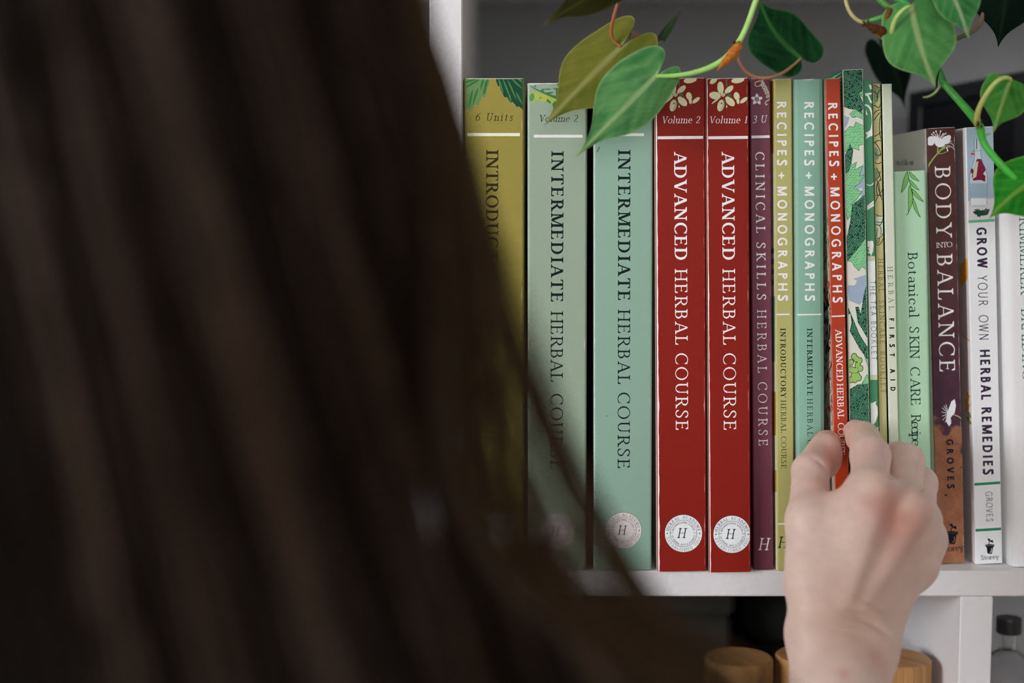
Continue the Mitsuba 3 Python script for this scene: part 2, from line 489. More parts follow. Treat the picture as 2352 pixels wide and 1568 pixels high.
fy0, fy1, xm = Y0 - .07, Y0 + .012, (v2['x0'] + v2['x1']) / 2
struct('window_2', cat([bevel_box(v2['x0'], v2['x0'] + b, fy0, fy1, v2['z0'], v2['z1']), bevel_box(v2['x1'] - b, v2['x1'], fy0, fy1, v2['z0'], v2['z1']),
                        bevel_box(v2['x0'] + b, v2['x1'] - b, fy0, fy1, v2['z0'], v2['z0'] + b), bevel_box(v2['x0'] + b, v2['x1'] - b, fy0, fy1, v2['z1'] - b, v2['z1']),
                        bevel_box(xm - .02, xm + .02, fy0, fy1 - .01, v2['z0'] + b, v2['z1'] - b)]), 'mat_frame_white')
for xa, xb in ((v2['x0'] + b, xm - .02), (xm + .02, v2['x1'] - b)):
    v = np.array([[xa, Y0 - .04, v2['z0'] + b], [xb, Y0 - .04, v2['z0'] + b], [xb, Y0 - .04, v2['z1'] - b], [xa, Y0 - .04, v2['z1'] - b]])
    key = number('window_2__pane')
    scene[key] = mikit.ply(trimesh.Trimesh(v, [[0, 2, 1], [0, 3, 2]], process=False), 'mat_frame_white')
    scene[key]['emitter'] = {'type': 'area', 'radiance': rgb(WINDOW2_RADIANCE)}

# ------------------------------------------------------------------ the bookcase
YF, YB = 0.004, 0.372                        # front edges and back panel of the bookcase
TH = 0.0150
UZ = 0.1735                                  # underside of the upper board
XL = P(1063, 200, YF)[0]                     # right face of the upright on the left
case = thing('bookcase', 'white painted bookcase whose compartment holds the row of books', 'bookcase')
L, R = -1.05, 1.20
for z0, z1 in ((UZ, UZ + .018), (ZS - TH, ZS), (-.4385, -.4205), (-.90, -.882), (FLOOR_Z + .06, FLOOR_Z + .078), (.62, .638)):
    part(case, 'shelf_board', bevel_box(L, R, YF, YB, z0, z1, .0008), 'mat_white_paint')
EPS = .0002
XD0, XD1 = P(2206, 1400, YF)[0], P(2281, 1400, YF)[0]
ups = [(XL - .0185, XL, ZS, UZ), (.430, .4485, ZS, UZ), (XD0, XD1, -.4205, ZS - TH), (-.36, -.3415, -.4205, ZS - TH), (-.42, -.4015, ZS, UZ), (.72, .7385, ZS, UZ), (.70, .7185, -.4205, ZS - TH)]
for x0, x1, z0, z1 in ups:
    part(case, 'upright', bevel_box(x0, x1, YF, YB, z0 + EPS, z1 - EPS, .0008), 'mat_white_paint')
for x0 in (L - .018, R):
    part(case, 'side_panel', bevel_box(x0, x0 + .018, YF, YB, FLOOR_Z, .638, .0008), 'mat_white_paint')
part(case, 'back_panel', bevel_box(L, R, YB + EPS, YB + .006, FLOOR_Z + .06, .638, .0005), 'mat_back_panel', label='grey back panel')
# ------------------------------------------------------------------ books
class Book:
    """A paperback. left: two photograph pixels on the left edge of its spine, the first at the top; width: of the spine in pixels; y: depth of the spine."""

    def __init__(self, label, left, width, y, colour, back=None, front=None, depth=.205, bulge=0.0, corner=.0011, group=None, name='book', spine_mat=None, thick=.0004, category='book', rough=.42):
        self.key = thing(name, label, category, group)
        a, b = P(*left[0], y), P(*left[1], y)
        u = (a - b) / np.linalg.norm(a - b)
        O = a + u * ((ZS + .0003 - a[2]) / u[2])
        self.O, self.u, self.n, self.y = O, u, np.array([0, 1.0, 0]), y
        self.r = np.cross(self.n, u)
        if self.r[0] < 0: self.r = -self.r
        self.h = (a - O) @ u
        mid = P(left[0][0] + width, left[0][1], y)
        self.w = (mid - a) @ self.r
        self.bulge, self.c, self.depth = bulge, corner, depth
        if u[0] > 0: self.O = self.O + np.array([0, 0, self.w * u[0]])     # leaning right, it stands on the other corner
        w, c, t, d = self.w, corner, thick, depth
        front = front or colour
        back = back or colour
        # the spine: a strip with rounded edges, as thick as the card
        xs = [c * (1 - math.cos(k)) for k in np.linspace(0, math.pi / 2, 6)]
        out = [(x, c * (1 - math.sin(k)) ) for x, k in zip(xs, np.linspace(0, math.pi / 2, 6))]
        prof = out + [(q * w, 0) for q in np.linspace(.15, .85, 9) if c < q * w < w - c] + [(w - x, y_) for x, y_ in out[::-1]]
        prof = [(x, z - self.bow(x) * (1 if z < 1e-9 else 0) - (self.bow(c) if 0 else 0)) for x, z in prof]
        inner = [(w - t, c + t), (t, c + t)]
        self.solid('spine', Polygon(prof + inner), 0, self.h, spine_mat or cmat(colour, rough))
        self.solid('back_cover', sbox(0, c, t, d), 0, self.h, cmat(back, rough))
        self.solid('front_cover', sbox(w - t, c, w, d), 0, self.h, cmat(front, rough))
        self.solid('page_block', sbox(t * 1.05, c + t * 1.1, w - t * 1.05, d - .001), .0006, self.h - .0006, 'mat_page', 'cream page block')

    def bow(self, x):
        q = 2 * np.asarray(x) / self.w - 1
        return self.bulge * (1 - q * q)

    def local(self, v):
        """(across the spine, up the spine, into the shelf) to world."""
        v = np.asarray(v, float)
        return self.O + v[:, :1] * self.r + v[:, 1:2] * self.u + v[:, 2:3] * self.n

    def solid(self, name, poly, b0, b1, m, label=None):
        mesh = trimesh.creation.extrude_polygon(poly, b1 - b0, engine='earcut')
        v = np.array(mesh.vertices)
        mesh = trimesh.Trimesh(self.local(np.stack([v[:, 0], v[:, 2] + b0, v[:, 1]], 1)), mesh.faces, process=False)
        mesh.fix_normals()
        return part(self.key, name, mesh, m, smooth=40, label=label)

    def print_on(self, name, polys, colour, h=.00008, label=None, clip=True, parent=None, m=None):
        """Flat print on the spine from polygons in photograph pixels."""
        meshes = []
        lim = None
        if clip:
            c = self.c * .55
            q = self.local([[c, -1, 0], [self.w - c, -1, 0], [self.w - c, self.h * 1.0 - .0003, 0], [c, self.h - .0003, 0]])
            e = q - EYE
            k = np.stack([e @ RIGHT, e @ UP, e @ FWD], 1)
            lim = Polygon(np.stack([W_PX / 2 + F * k[:, 0] / k[:, 2], H_PX / 2 - F * k[:, 1] / k[:, 2]], 1))
        for g in polys:
            g = g.buffer(0)
            if lim is not None:
                g = g.intersection(lim)
            cuts = [g]
            if self.bulge and not g.is_empty:                      # narrow strips follow the rounded spine
                x0, y0, x1, y1 = g.bounds
                ks = np.arange(math.floor(x0 / 6) * 6, x1, 6)
                cuts = [g.intersection(sbox(k, y0 - 1, k + 6.0, y1 + 1)) for k in ks]
            for q in [q for k in cuts for q in pieces(k)]:
                if q.area < .15:
                    continue
                try:
                    e = trimesh.creation.extrude_polygon(q.simplify(.04), 1.0, engine='earcut')
                except Exception:
                    continue
                v = np.array(e.vertices)
                w = Parr(v[:, :2], self.y)
                x = np.clip((w - self.O) @ self.r, 0, self.w)
                w = w - self.n * (self.bow(x) + np.where(v[:, 2] > .5, h, -.00003))[:, None]
                e = trimesh.Trimesh(w, np.array(e.faces)[:, ::-1], process=False)
                meshes.append(e)
        if not meshes:
            return None
        return part(parent or self.key, name, cat(meshes), m or cmat(colour, .5), label=label)

    def words(self, words, base, cap, colour, name='title', label=None, h=.00008):
        """words: (text, font, y from, y to); base: two pixels on the base line, the letters' feet."""
        (xa, ya), (xb, yb) = base
        f = lambda y: (xa + (xb - xa) * (y - ya) / (yb - ya), y)
        g = []
        for text, font, y0, y1 in words:
            g += text_px(text, font, f(y0), f(y1), cap)
        return self.print_on(name, g, colour, h, label)

    def side_print(self, name, polys, colour, h=.00008, label=None):
        """Flat print on the back cover (the left face), from polygons in photograph pixels."""
        meshes = []
        nrm = -self.r
        for g in polys:
            for q in pieces(g.buffer(0)):
                e = trimesh.creation.extrude_polygon(q, 1.0, engine='earcut')
                v = np.array(e.vertices)
                d = RIGHT * ((v[:, 0] - W_PX / 2) / F)[:, None] + UP * ((H_PX / 2 - v[:, 1]) / F)[:, None] + FWD
                k = ((self.O - EYE) @ nrm) / (d @ nrm)
                w = EYE + d * k[:, None]
                dep = (w - self.O) @ self.n
                if dep.min() < -.004 or dep.max() > self.depth or (k < 0).any():
                    continue
                dep = np.clip(dep, self.c, self.depth - .001)
                w = w + self.n * (dep - (w - self.O) @ self.n)[:, None] + nrm * np.where(v[:, 2] > .5, h, -.0001)[:, None]
                e = trimesh.Trimesh(w, e.faces, process=False)
                e.fix_normals()
                meshes.append(e)
        if meshes:
            part(self.key, name, cat(meshes), cmat(colour, .5), label=label)

    def wear(self, seed, top=1.0, left=0.0, right=0.0):
        """Whitened paper where the card is rubbed: a thin ragged line along the edges of the spine (metres)."""
        rng = np.random.default_rng(seed)
        out = []

        def strip(n, f):
            rng = np.random.default_rng(seed + n)
            s = np.linspace(0, 1, n)
            a = np.abs(rng.normal(0, 1, n)) * .5 + .5
            a = np.convolve(np.pad(a, 1, mode='edge'), [.25, .5, .25], 'valid')
            v, fc = [], []
            for i in range(n):
                v += f(s[i], a[i])
            for i in range(n - 1):
                k = 2 * i
                fc += [[k, k + 1, k + 3], [k, k + 3, k + 2]]
            out.append(trimesh.Trimesh(self.local(v), fc, process=False))

        w, h, c = self.w, self.h, self.c
        if top:
            strip(24, lambda s, a: [(c * .7 + s * (w - 1.4 * c), h, -.00006 - self.bow(s * w)), (c * .7 + s * (w - 1.4 * c), h - .00035 * top * a, -.00006 - self.bow(s * w))])
        if left:
            e = c * .3
            z = lambda x: (c * (1 - math.sin(math.acos(max(-1, min(1, 1 - x / c))))) if x < c else 0) - .00007
            for j in range(6):
                f0, f1 = j / 6, (j + 1) / 6
                g_ = lambda a, f: e + (left * (.55 + .45 * a) - e) * f
                rng = np.random.default_rng(seed + 50)
                strip(150, lambda s, a: [(g_(a, f0), s * h, z(g_(a, f0))), (g_(a, f1), s * h, z(g_(a, f1)))])
        if right:
            strip(150, lambda s, a: [(w - c * .8, s * h, .00002), (w - c * .8 - right * max(0, a - .75), s * h, -.00007)])
        m = cat(out)
        part(self.key, 'worn_edge', m, 'mat_wear_two', label='whitish worn edge')


scene['mat_wear_two'] = {'type': 'twosided', 'bsdf': {'type': 'principled', 'base_color': rgb([.80, .74, .70]), 'roughness': .8, 'specular': .2}}
WHITE, BLACK = (212, 214, 214), (14, 26, 26)


def rect(x0, y0, x1, y1):
    return sbox(min(x0, x1), min(y0, y1), max(x0, x1), max(y0, y1))


def rule(x0, y0, x1, y1, t):
    return Polygon([(x0, y0), (x1, y1), (x1, y1 + t), (x0, y0 + t)])


def ell(cx, cy, rx, ry, rot=0, n=28):
    g = Polygon([(rx * math.cos(a), ry * math.sin(a)) for a in np.linspace(0, 2 * math.pi, n + 1)[:-1]])
    return affinity.translate(affinity.rotate(g, rot, origin=(0, 0)), cx, cy)


def zoomed(pts, ox, oy, s):
    """Points read in an enlarged crop."""
    return [(ox + x / s, oy + y / s) for x, y in pts]


def stroke(pts, w, smooth=True, n=40):
    p = spline(pts, n) if smooth and len(pts) > 2 else pts
    return LineString(p).buffer(w / 2, quad_segs=3)


def blade(p0, p1, w, bend=0.0, n=14):
    """A pointed leaf between two points."""
    p0, p1 = np.array(p0, float), np.array(p1, float)
    a = p1 - p0
    L = np.linalg.norm(a)
    a = a / L
    b = np.array([-a[1], a[0]])
    s = np.linspace(0, 1, n)
    c = p0 + np.outer(s * L, a) + np.outer(np.sin(np.pi * s) * bend * L, b)
    hw = w / 2 * np.sin(np.pi * s ** .8) ** .8
    return Polygon(np.vstack([c + hw[:, None] * b, (c - hw[:, None] * b)[::-1]])).buffer(0)


def emblem(bk, c, r, disc=(200, 203, 206), ink=(22, 26, 28), faint=False):
    cx, cy = c
    e = bk.print_on('emblem', [ell(cx, cy, r, r, n=64)], disc, .00008, label='round white emblem with an italic H')
    ring = lambda a, b: Point(cx, cy).buffer(a, quad_segs=24).difference(Point(cx, cy).buffer(b, quad_segs=24))
    g = [ring(r * 1.0, r * .985), ring(r * .715, r * .695)]
    g += text_arc('HERBAL ACADEMY', 'semi', c, r * .775, -81, 81, r * .145)
    g += text_arc('ESTABLISHED 2011', 'serif', c, r * .925, 256, 104, r * .14)
    g += text_arc('INTERNATIONAL SCHOOL', 'tiny', c, r * .535, -78, 78, r * .095)
    g += text_arc('OF HERBAL ARTS & SCIENCES', 'tiny', c, r * .645, 260, 100, r * .09)
    g += [ell(cx - r * .855, cy, r * .036, r * .036), ell(cx + r * .855, cy, r * .036, r * .036)]
    g += [rule(cx + s * r * .53 - (0 if s > 0 else r * .17), cy - r * .045, cx + s * r * .53 + (r * .17 if s > 0 else 0), cy - r * .045, 1.0) for s in (-1, 1)]
    g += text_px('H', 'italic', (cx - r * .33, cy + r * .24), (cx + r * .33, cy + r * .24), r * .52)
    return bk.print_on('lettering', g, ink, .00014, parent=e, label='black lettering')


def lean(x0, x1, y0=180, y1=1300):
    return [(x0, y0), (x1, y1)]


GROUP = 'books standing on the shelf'
# 1 ------------------------------------------------------------ yellow
b1 = Book('mustard yellow paperback with dark green leaves at its top, at the left end', [(1065, 180), (1067, 1300)], 140, .006, (130, 119, 52), corner=.0016, group=GROUP)
Z1 = lambda pts: Polygon(zoomed(pts, 1060, 160, 7.84))
leafA = Z1([(30, 130), (505, 130), (503, 230), (485, 300), (470, 300), (455, 380), (440, 400), (430, 490), (400, 510), (385, 480), (360, 490), (350, 560), (330, 560), (320, 620), (290, 660), (270, 620), (235, 625), (215, 690), (180, 690), (150, 755), (110, 700), (40, 740)])
leafB = Z1([(618, 130), (625, 220), (645, 260), (660, 305), (685, 285), (705, 350), (735, 420), (770, 490), (800, 500), (815, 485), (850, 545), (890, 600), (915, 575), (960, 620), (1005, 680), (1030, 655), (1070, 690), (1130, 740), (1130, 130)])
b1.print_on('leaf_print', [leafA], (86, 118, 70), .00006)
b1.print_on('leaf_print', [leafB], (22, 62, 44), .00006)
rng = np.random.default_rng(4)
b1.print_on('leaf_print', [leafA.intersection(blade(*zoomed([(x0, y0), (x1, y1)], 1060, 160, 7.84), 5)) for x0, y0, x1, y1 in ((480, 150, 380, 480), (400, 160, 330, 380), (440, 200, 420, 460), (330, 170, 60, 330), (280, 160, 40, 240), (300, 320, 200, 640), (200, 350, 130, 700))], (44, 98, 50), .00010)
b1.print_on('leaf_print', [leafB.intersection(blade(*zoomed([(x0, y0), (x1, y1)], 1060, 160, 7.84), 4.5)) for x0, y0, x1, y1 in ((660, 150, 760, 440), (740, 150, 900, 560), (900, 160, 1100, 350), (830, 180, 1000, 560), (980, 400, 1100, 640), (1000, 150, 1110, 230), (860, 430, 890, 590))], (58, 104, 58), .00010)
b1.print_on('volume_line', text_px('6 Units', 'italic', (1091, 277.3), (1177, 277.3), 17.5), (38, 32, 14))
b1.print_on('rule', [rule(1073, 305.5, 1194, 305.5, 7)], (206, 208, 186), label='pale rule')
b1.words([('INTRODUCTORY', 'bold', 345, 688), ('HERBAL', 'serif', 711, 880), ('COURSE', 'serif', 903, 1077)], ((1117, 345), (1115, 1080)), 27.5, (40, 36, 18), label='dark title lettering')
emblem(b1, (1143, 1218), 42, (196, 186, 182))
b1.wear(1, 1.2, 0, .0005)
# 2 ------------------------------------------------------------ pale green
b2 = Book('pale sage green paperback marked Volume 2 with green grapes printed at its top', [(1211.5, 191), (1212.5, 1300)], 138, .006, (130, 145, 125), back=(40, 60, 45), corner=.0015, group=GROUP)
b2.print_on('grape_print', [Z1([(1222, 285), (1270, 300), (1350, 345), (1480, 400), (1620, 450), (1720, 480), (1790, 530), (1780, 560), (1690, 520), (1560, 470), (1440, 415), (1330, 360)]), Z1([(1300, 300), (1345, 275), (1335, 320)]),
                            Z1([(1410, 385), (1450, 345), (1600, 340), (1615, 355), (1560, 365), (1470, 360), (1500, 410), (1640, 400), (1655, 415), (1560, 450)]), Z1([(1630, 335), (1700, 330), (1790, 345), (1830, 300), (1840, 420), (1780, 520), (1700, 480), (1700, 360)]),
                            Z1([(1710, 250), (1840, 245), (1830, 330), (1780, 360), (1740, 300)]), Z1([(1545, 520), (1615, 590), (1600, 615), (1530, 570)]), Z1([(1690, 555), (1710, 640), (1690, 710), (1650, 680), (1635, 620)]), Z1([(1405, 500), (1440, 485), (1415, 530)])], (52, 104, 62), .00012)
b2.print_on('grape_print', [ell(*zoomed([(1290, 490)], 1060, 160, 7.84)[0], 11.0, 11.4), ell(*zoomed([(1490, 505)], 1060, 160, 7.84)[0], 10.0, 9.6), ell(*zoomed([(1610, 540)], 1060, 160, 7.84)[0], 9.6, 10), ell(*zoomed([(1370, 470)], 1060, 160, 7.84)[0], 7, 8), ell(*zoomed([(1745, 600)], 1060, 160, 7.84)[0], 9, 9), ell(*zoomed([(1800, 400)], 1060, 160, 7.84)[0], 7, 9)], (148, 160, 62), .00006)
b2.print_on('grape_print', [ell(*zoomed([(1268, 495)], 1060, 160, 7.84)[0], 5.5, 9.6, 12)], (74, 128, 76), .00010)
b2.print_on('grape_print', [ell(*zoomed([(2275, 740)], 1060, 160, 7.84)[0], 6, 10)], (52, 104, 62), .00010)
b2.print_on('volume_line', text_px('Volume 2', 'italic', (1238, 279.5), (1326, 279.5), 15.6), (20, 28, 26))
b2.print_on('rule', [rule(1226, 309.5, 1338, 309.5, 6.5)], (206, 203, 203), label='pale rule')
b2.words([('INTERMEDIATE', 'bold', 348, 694), ('HERBAL', 'serif', 715, 877), ('COURSE', 'serif', 904, 1079)], ((1266.5, 348), (1264, 1080)), 28, BLACK, label='black title lettering')
emblem(b2, (1278.6, 1220), 42, (192, 184, 180), (60, 54, 50))
b2.wear(2, 1.5, .0005, .0004)
# 3 ------------------------------------------------------------ green
b3 = Book('sea green paperback with black title, its top hidden by the bright green leaf', [(1363, 186), (1363.5, 1300)], 137, .005, (120, 148, 131), back=(70, 62, 58), corner=.0013, bulge=.0004, group=GROUP)
b3.print_on('volume_line', text_px('Volume 1', 'italic', (1388, 278), (1478, 278), 15.6), (20, 28, 26))
b3.print_on('rule', [rule(1370, 306, 1479, 306, 6.5)], (206, 210, 200), label='pale rule')
b3.words([('INTERMEDIATE', 'bold', 345, 690.5), ('HERBAL', 'serif', 711, 882), ('COURSE', 'serif', 901, 1076)], ((1420, 345), (1418.5, 1080)), 27.8, BLACK, label='black title lettering')
b3.print_on('speck', [ell(1393.5, 955, 1.5, 1.3), stroke([(1372, 348), (1377, 338)], 2)], (60, 70, 66))
emblem(b3, (1431.8, 1217.5), 42, (190, 184, 180), (60, 54, 50))
b3.wear(3, 1.2, .0006, .0003)
# 4, 5 ---------------------------------------------------------- the two red volumes
for vol, xl, xb, wd, dx, label in (('2', 1504, 1510.5, 116, -109.4, 'brick red paperback marked Volume 2 with cream flowers, left of the other red volume'),
                                   ('1', 1621.5, 1629.5, 98.5, 0, 'brick red paperback marked Volume 1 with cream flowers, beside the plum book')):
    y = .0015 if vol == '2' else -.0005
    bk = Book(label, [(xl, 180.5), (xb, 1300)], wd, y, (118, 28, 20), back=(168, 150, 140), corner=.0012, group='two red course volumes')
    q = lambda x, yy: (1500 + x / 7.84 + dx, 160 + yy / 7.84)
    e = lambda x, yy, rx, ry, rot: ell(*q(x, yy), rx / 7.84, ry / 7.84, rot)
    bk.print_on('flower_print', [e(1215, 325, 58, 112, -4), e(1368, 358, 98, 48, -42), e(1385, 570, 108, 62, 45), e(1218, 645, 60, 108, 14), e(1115, 465, 104, 68, 8), e(1130, 555, 98, 15, -38), e(1260, 450, 40, 35, 0),
                                 e(1505, 475, 52, 72, -15), e(1530, 570, 28, 50, -10), e(1632, 550, 82, 34, -38), e(1088, 200, 78, 45, -40), e(1525, 190, 118, 52, -10), e(1325, 660, 10, 30, 0)], (198, 198, 156), .00008, label='cream flower print')
    bk.print_on('flower_print', [stroke([q(1265, 520), q(1262, 640), q(1215, 730)], 1.0), stroke([q(1280, 540), q(1290, 650), q(1240, 735)], .9), ell(*q(1232, 607), 1.9, 2), stroke([q(1330, 450), q(1400, 500)], 3), ell(*q(1365, 450), 5.5, 4, 40), stroke([q(1545, 430), q(1565, 520), q(1550, 600)], 1.2),
                                 stroke([q(1240, 440), q(1280, 430)], 1), stroke([q(1240, 465), q(1285, 460)], 1), stroke([q(1322, 180), q(1325, 290)], 4), stroke([q(1300, 530), q(1325, 650)], 1)], (74, 84, 70), .00013)
    x0, x1 = (1520, 1607) if vol == '2' else (1629, 1715.5)
    bk.print_on('volume_line', text_px('Volume ' + vol, 'italic', (x0, 283.2), (x1, 282.5), 15.8), WHITE)
    x0, x1 = (1510.5, 1615) if vol == '2' else (1626.5, 1718)
    bk.print_on('rule', [rule(x0, 313, x1, 312, 6.8)], WHITE, label='white rule')
    xa, xe = (1548.3, 1552.3) if vol == '2' else (1657.7, 1662.5)
    bk.words([('ADVANCED', 'bold', 350, 598), ('HERBAL', 'serif', 618, 792), ('COURSE', 'serif', 811, 988.5)], ((xa, 350), (xe, 989)), 28.4, WHITE, label='white title lettering')
    emblem(bk, (1569.8, 1224.6) if vol == '2' else (1681.3, 1226.6), 43.4, (204, 207, 212), (20, 24, 30))
    bk.wear(5 + int(vol), 1.0, .0012 if vol == '2' else .0009, .0004)
# 6 ------------------------------------------------------------ plum
b6 = Book('slim plum purple paperback with a pale tendril printed at its top', [(1722.5, 180.5), (1731.3, 1300)], 47, .007, (98, 51, 65), corner=.001, group=GROUP)
q = lambda x, yy: (1500 + x / 7.84, 160 + yy / 7.84)
coil = [(1975, 160), (1968, 215), (1915, 290), (1850, 292), (1835, 250), (1880, 215), (1950, 205), (1995, 235), (1970, 285), (1945, 290), (1965, 255), (2010, 265), (2020, 305), (1985, 340), (1970, 325), (2000, 295), (2045, 315), (2040, 365), (2005, 390), (1995, 370), (2030, 345), (2065, 375), (2060, 425), (2030, 440), (2025, 415), (2060, 400), (2090, 440), (2085, 485), (2045, 500), (2050, 470), (2085, 470), (2095, 530), (2040, 570), (2020, 610), (2040, 632), (2055, 620)]
b6.print_on('tendril_print', [stroke([q(*k) for k in coil], 2.3, n=170)], (170, 172, 148), .00008, label='pale tendril print')
b6.print_on('flower_print', [blade(q(1868, 535), q(1868 + 112 * math.sin(math.radians(72 * k + 0)), 535 - 112 * math.cos(math.radians(72 * k))), 8.5) for k in range(5)] + [ell(*q(1868, 535), 6, 6)], (205, 205, 205), .00010)
b6.print_on('flower_print', [Point(*q(1868, 535)).buffer(4.6).difference(Point(*q(1868, 535)).buffer(3.2))] + [stroke([q(1868, 535), q(1868 + 55 * math.sin(math.radians(72 * k + 36)), 535 - 55 * math.cos(math.radians(72 * k + 36)))], 1.0) for k in range(5)], (50, 44, 46), .00016)
b6.print_on('volume_line', text_px('3U', 'italic', (1728.5, 282.5), (1760, 281.5), 16.8), WHITE)
b6.print_on('rule', [rule(1722, 311.5, 1768, 310.5, 6.2)], WHITE, label='white rule')
b6.words([('CLINICAL', 'semi', 349, 535), ('SKILLS', 'semi', 556.5, 689), ('HERBAL', 'light', 711.5, 856), ('COURSE', 'light', 877.5, 1024)], ((1734.8, 349), (1742.6, 1024)), 20.6, WHITE, label='white title lettering')
b6.print_on('initial', text_px('H', 'italic', (1741.5, 1263), (1766.5, 1263), 28), WHITE, label='white italic H')
b6.wear(9, .7, 0, .0002)
# 7, 8, 9 ------------------------------------------------------- the three recipe books
b7 = Book('slim olive yellow paperback with bold white sans lettering, beside the plum book', [(1778, 181.5), (1785, 1300)], 41, .004, (156, 153, 94), back=(196, 186, 160), corner=.0009, group='three recipe books')
b7.words([('RECIPES', 'sansbold', 232.7, 380.4), ('+', 'sansbold', 395, 411.5), ('MONOGRAPHS', 'sansbold', 427.8, 691)], ((1784.2, 233), (1787.2, 691)), 21.8, (210, 216, 218), label='white bold title')
b7.print_on('rule', [rule(1782.5, 720.5, 1813.5, 719.8, 3.2)], WHITE, label='white rule')
b7.words([('INTRODUCTORY', 'bold', 754, 913), ('HERBAL', 'serif', 919, 993.5), ('COURSE', 'serif', 1002, 1076)], ((1792.5, 754), (1794.4, 1076)), 11.8, (18, 30, 20), name='subtitle', label='black subtitle')
b7.print_on('rule', [rule(1785.5, 1201.3, 1826, 1200.5, 3)], WHITE, label='white rule')
b7.print_on('initial', text_px('H', 'italic', (1786.5, 1258), (1809, 1258), 26), BLACK, label='black italic H')
b7.wear(10, .8, .0003, .0003)
b7.side_print('cover_print', [rect(1771, 186, 1777, 352), rect(1775, 900, 1783, 1000), rect(1776, 1080, 1784, 1130)], (150, 112, 40))
b7.side_print('cover_print', [rect(1772, 570 + 24 * k, 1778, 582 + 24 * k) for k in range(4)] + [rect(1774, 680, 1780, 830)], (92, 120, 98))
b8 = Book('teal green paperback with rounded spine and bold white sans lettering', [(1821.5, 183), (1826.5, 1000)], 69.5, .005, (116, 154, 134), corner=.0022, bulge=.0012, group='three recipe books')
b8.words([('RECIPES', 'sansbold', 233.6, 381), ('+', 'sansbold', 395, 411), ('MONOGRAPHS', 'sansbold', 428, 691)], ((1846.3, 233), (1848.4, 691)), 22, (210, 216, 218), label='white bold title')
b8.print_on('rule', [rule(1830, 721, 1886.5, 719.8, 3)], (208, 210, 196), label='white rule')
b8.words([('INTERMEDIATE', 'bold', 754, 908), ('HERBAL', 'serif', 915, 1000), ('COURSE', 'serif', 1009, 1083)], ((1852.6, 754), (1854, 1083)), 12.2, (16, 38, 32), name='subtitle', label='black subtitle')
b8.wear(11, 1.4, .0003, .0003)
b9 = Book('narrow orange red paperback that the hand is pulling out of the row', [(1895.6, 181), (1914.0, 980)], 34.5, .002, (156, 52, 26), back=(150, 140, 128), corner=.0008, group='three recipe books')
b9.words([('RECIPES', 'sansbold', 235.6, 382.5), ('+', 'sansbold', 398, 414), ('MONOGRAPHS', 'sansbold', 430, 695.6)], ((1901.6, 235), (1913.4, 696)), 21.6, (210, 216, 220), label='white bold title')
b9.print_on('rule', [rule(1907, 725, 1944, 723.2, 3.2)], WHITE, label='white rule')
b9.words([('ADVANCED', 'bold', 757, 876), ('HERBAL', 'semi', 881, 962), ('COURSE', 'semi', 971, 1046)], ((1918.8, 757), (1926.4, 1046)), 14.6, (218, 218, 218), name='subtitle', label='white subtitle')
b9.wear(12, .5, .0002, .0002)
rng = np.random.default_rng(12)
dk, lt, gr, rd = [], [], [], []
for k in range(170):
    yy = rng.uniform(500, 1000)
    xr = 1895.6 + (yy - 181) * 18.4 / 799
    xx = xr - rng.uniform(1, 16)
    lst = dk if 660 < yy < 870 and rng.random() < .6 else lt if rng.random() < .5 else gr if yy < 640 else rd
    lst.append(ell(xx, yy, rng.uniform(.6, 1.6), rng.uniform(4, 14), rng.uniform(-25, 25), 10))
b9.side_print('cover_print', dk, (24, 18, 16), .00012)
b9.side_print('cover_print', gr, (60, 110, 50), .00008)
b9.side_print('cover_print', rd, (150, 48, 24), .00010)
b9.side_print('cover_print', lt, (170, 162, 146), .00014)
for k in list(scene):
    if k.startswith(b9.key + '__cover_print'):
        labels[k] = {'kind': 'stuff', 'label': 'mottled cover print'}
# 10 ------------------------------------------------------------ leaf pattern
b10 = Book('taller paperback whose spine is covered in a green fern and leaf pattern', [(1935, 160.5), (1951.5, 980)], 47.5, .004, (196, 196, 182), back=(44, 104, 76), corner=.0009, group=GROUP)
xl10 = lambda y: 1935 + (y - 160) * 16.5 / 820
DKG, LTG, MIDG, BLU = (20, 58, 46), (118, 180, 128), (66, 140, 92), (140, 156, 172)


def saw(p0, p1, w, n=7, depth=.35, bend=0.0):
    """A leaf with a toothed edge."""
    p0, p1 = np.array(p0, float), np.array(p1, float)
    a = p1 - p0
    L = np.linalg.norm(a); a = a / L
    b = np.array([-a[1], a[0]])
    pts, back_ = [], []
    for k in range(2 * n + 1):
        s = k / (2 * n)
        hw = w / 2 * math.sin(math.pi * min(1, s * .92 + .04)) ** .7 * (1 if k % 2 else 1 - depth)
        c = p0 + a * s * L + b * bend * L * math.sin(math.pi * s)
        pts.append(c + b * hw - a * (0 if k % 2 == 0 else -.02 * L)); back_.append(c - b * hw)
    return Polygon(pts + back_[::-1]).buffer(0)


def dashes(area, step, ang, w, ln, rng, skip=.1):
    out = []
    x0, y0, x1, y1 = area.bounds
    c, s = math.cos(math.radians(ang)), math.sin(math.radians(ang))
    R_ = max(x1 - x0, y1 - y0)
    for i in range(int(-R_ / step), int(R_ / step) + 1):
        for j in range(int(-R_ / (ln * 1.5)), int(R_ / (ln * 1.5)) + 1):
            u, v = i * step, (j + .5 * (i % 2)) * ln * 1.5
            x, y = (x0 + x1) / 2 + u * c - v * s, (y0 + y1) / 2 + u * s + v * c
            if area.contains(Point(x, y)) and rng.random() > skip:
                out.append(ell(x, y, w / 2 * rng.uniform(.7, 1.2), ln / 2 * rng.uniform(.7, 1.1), ang + rng.uniform(-8, 8), 8))
    return out


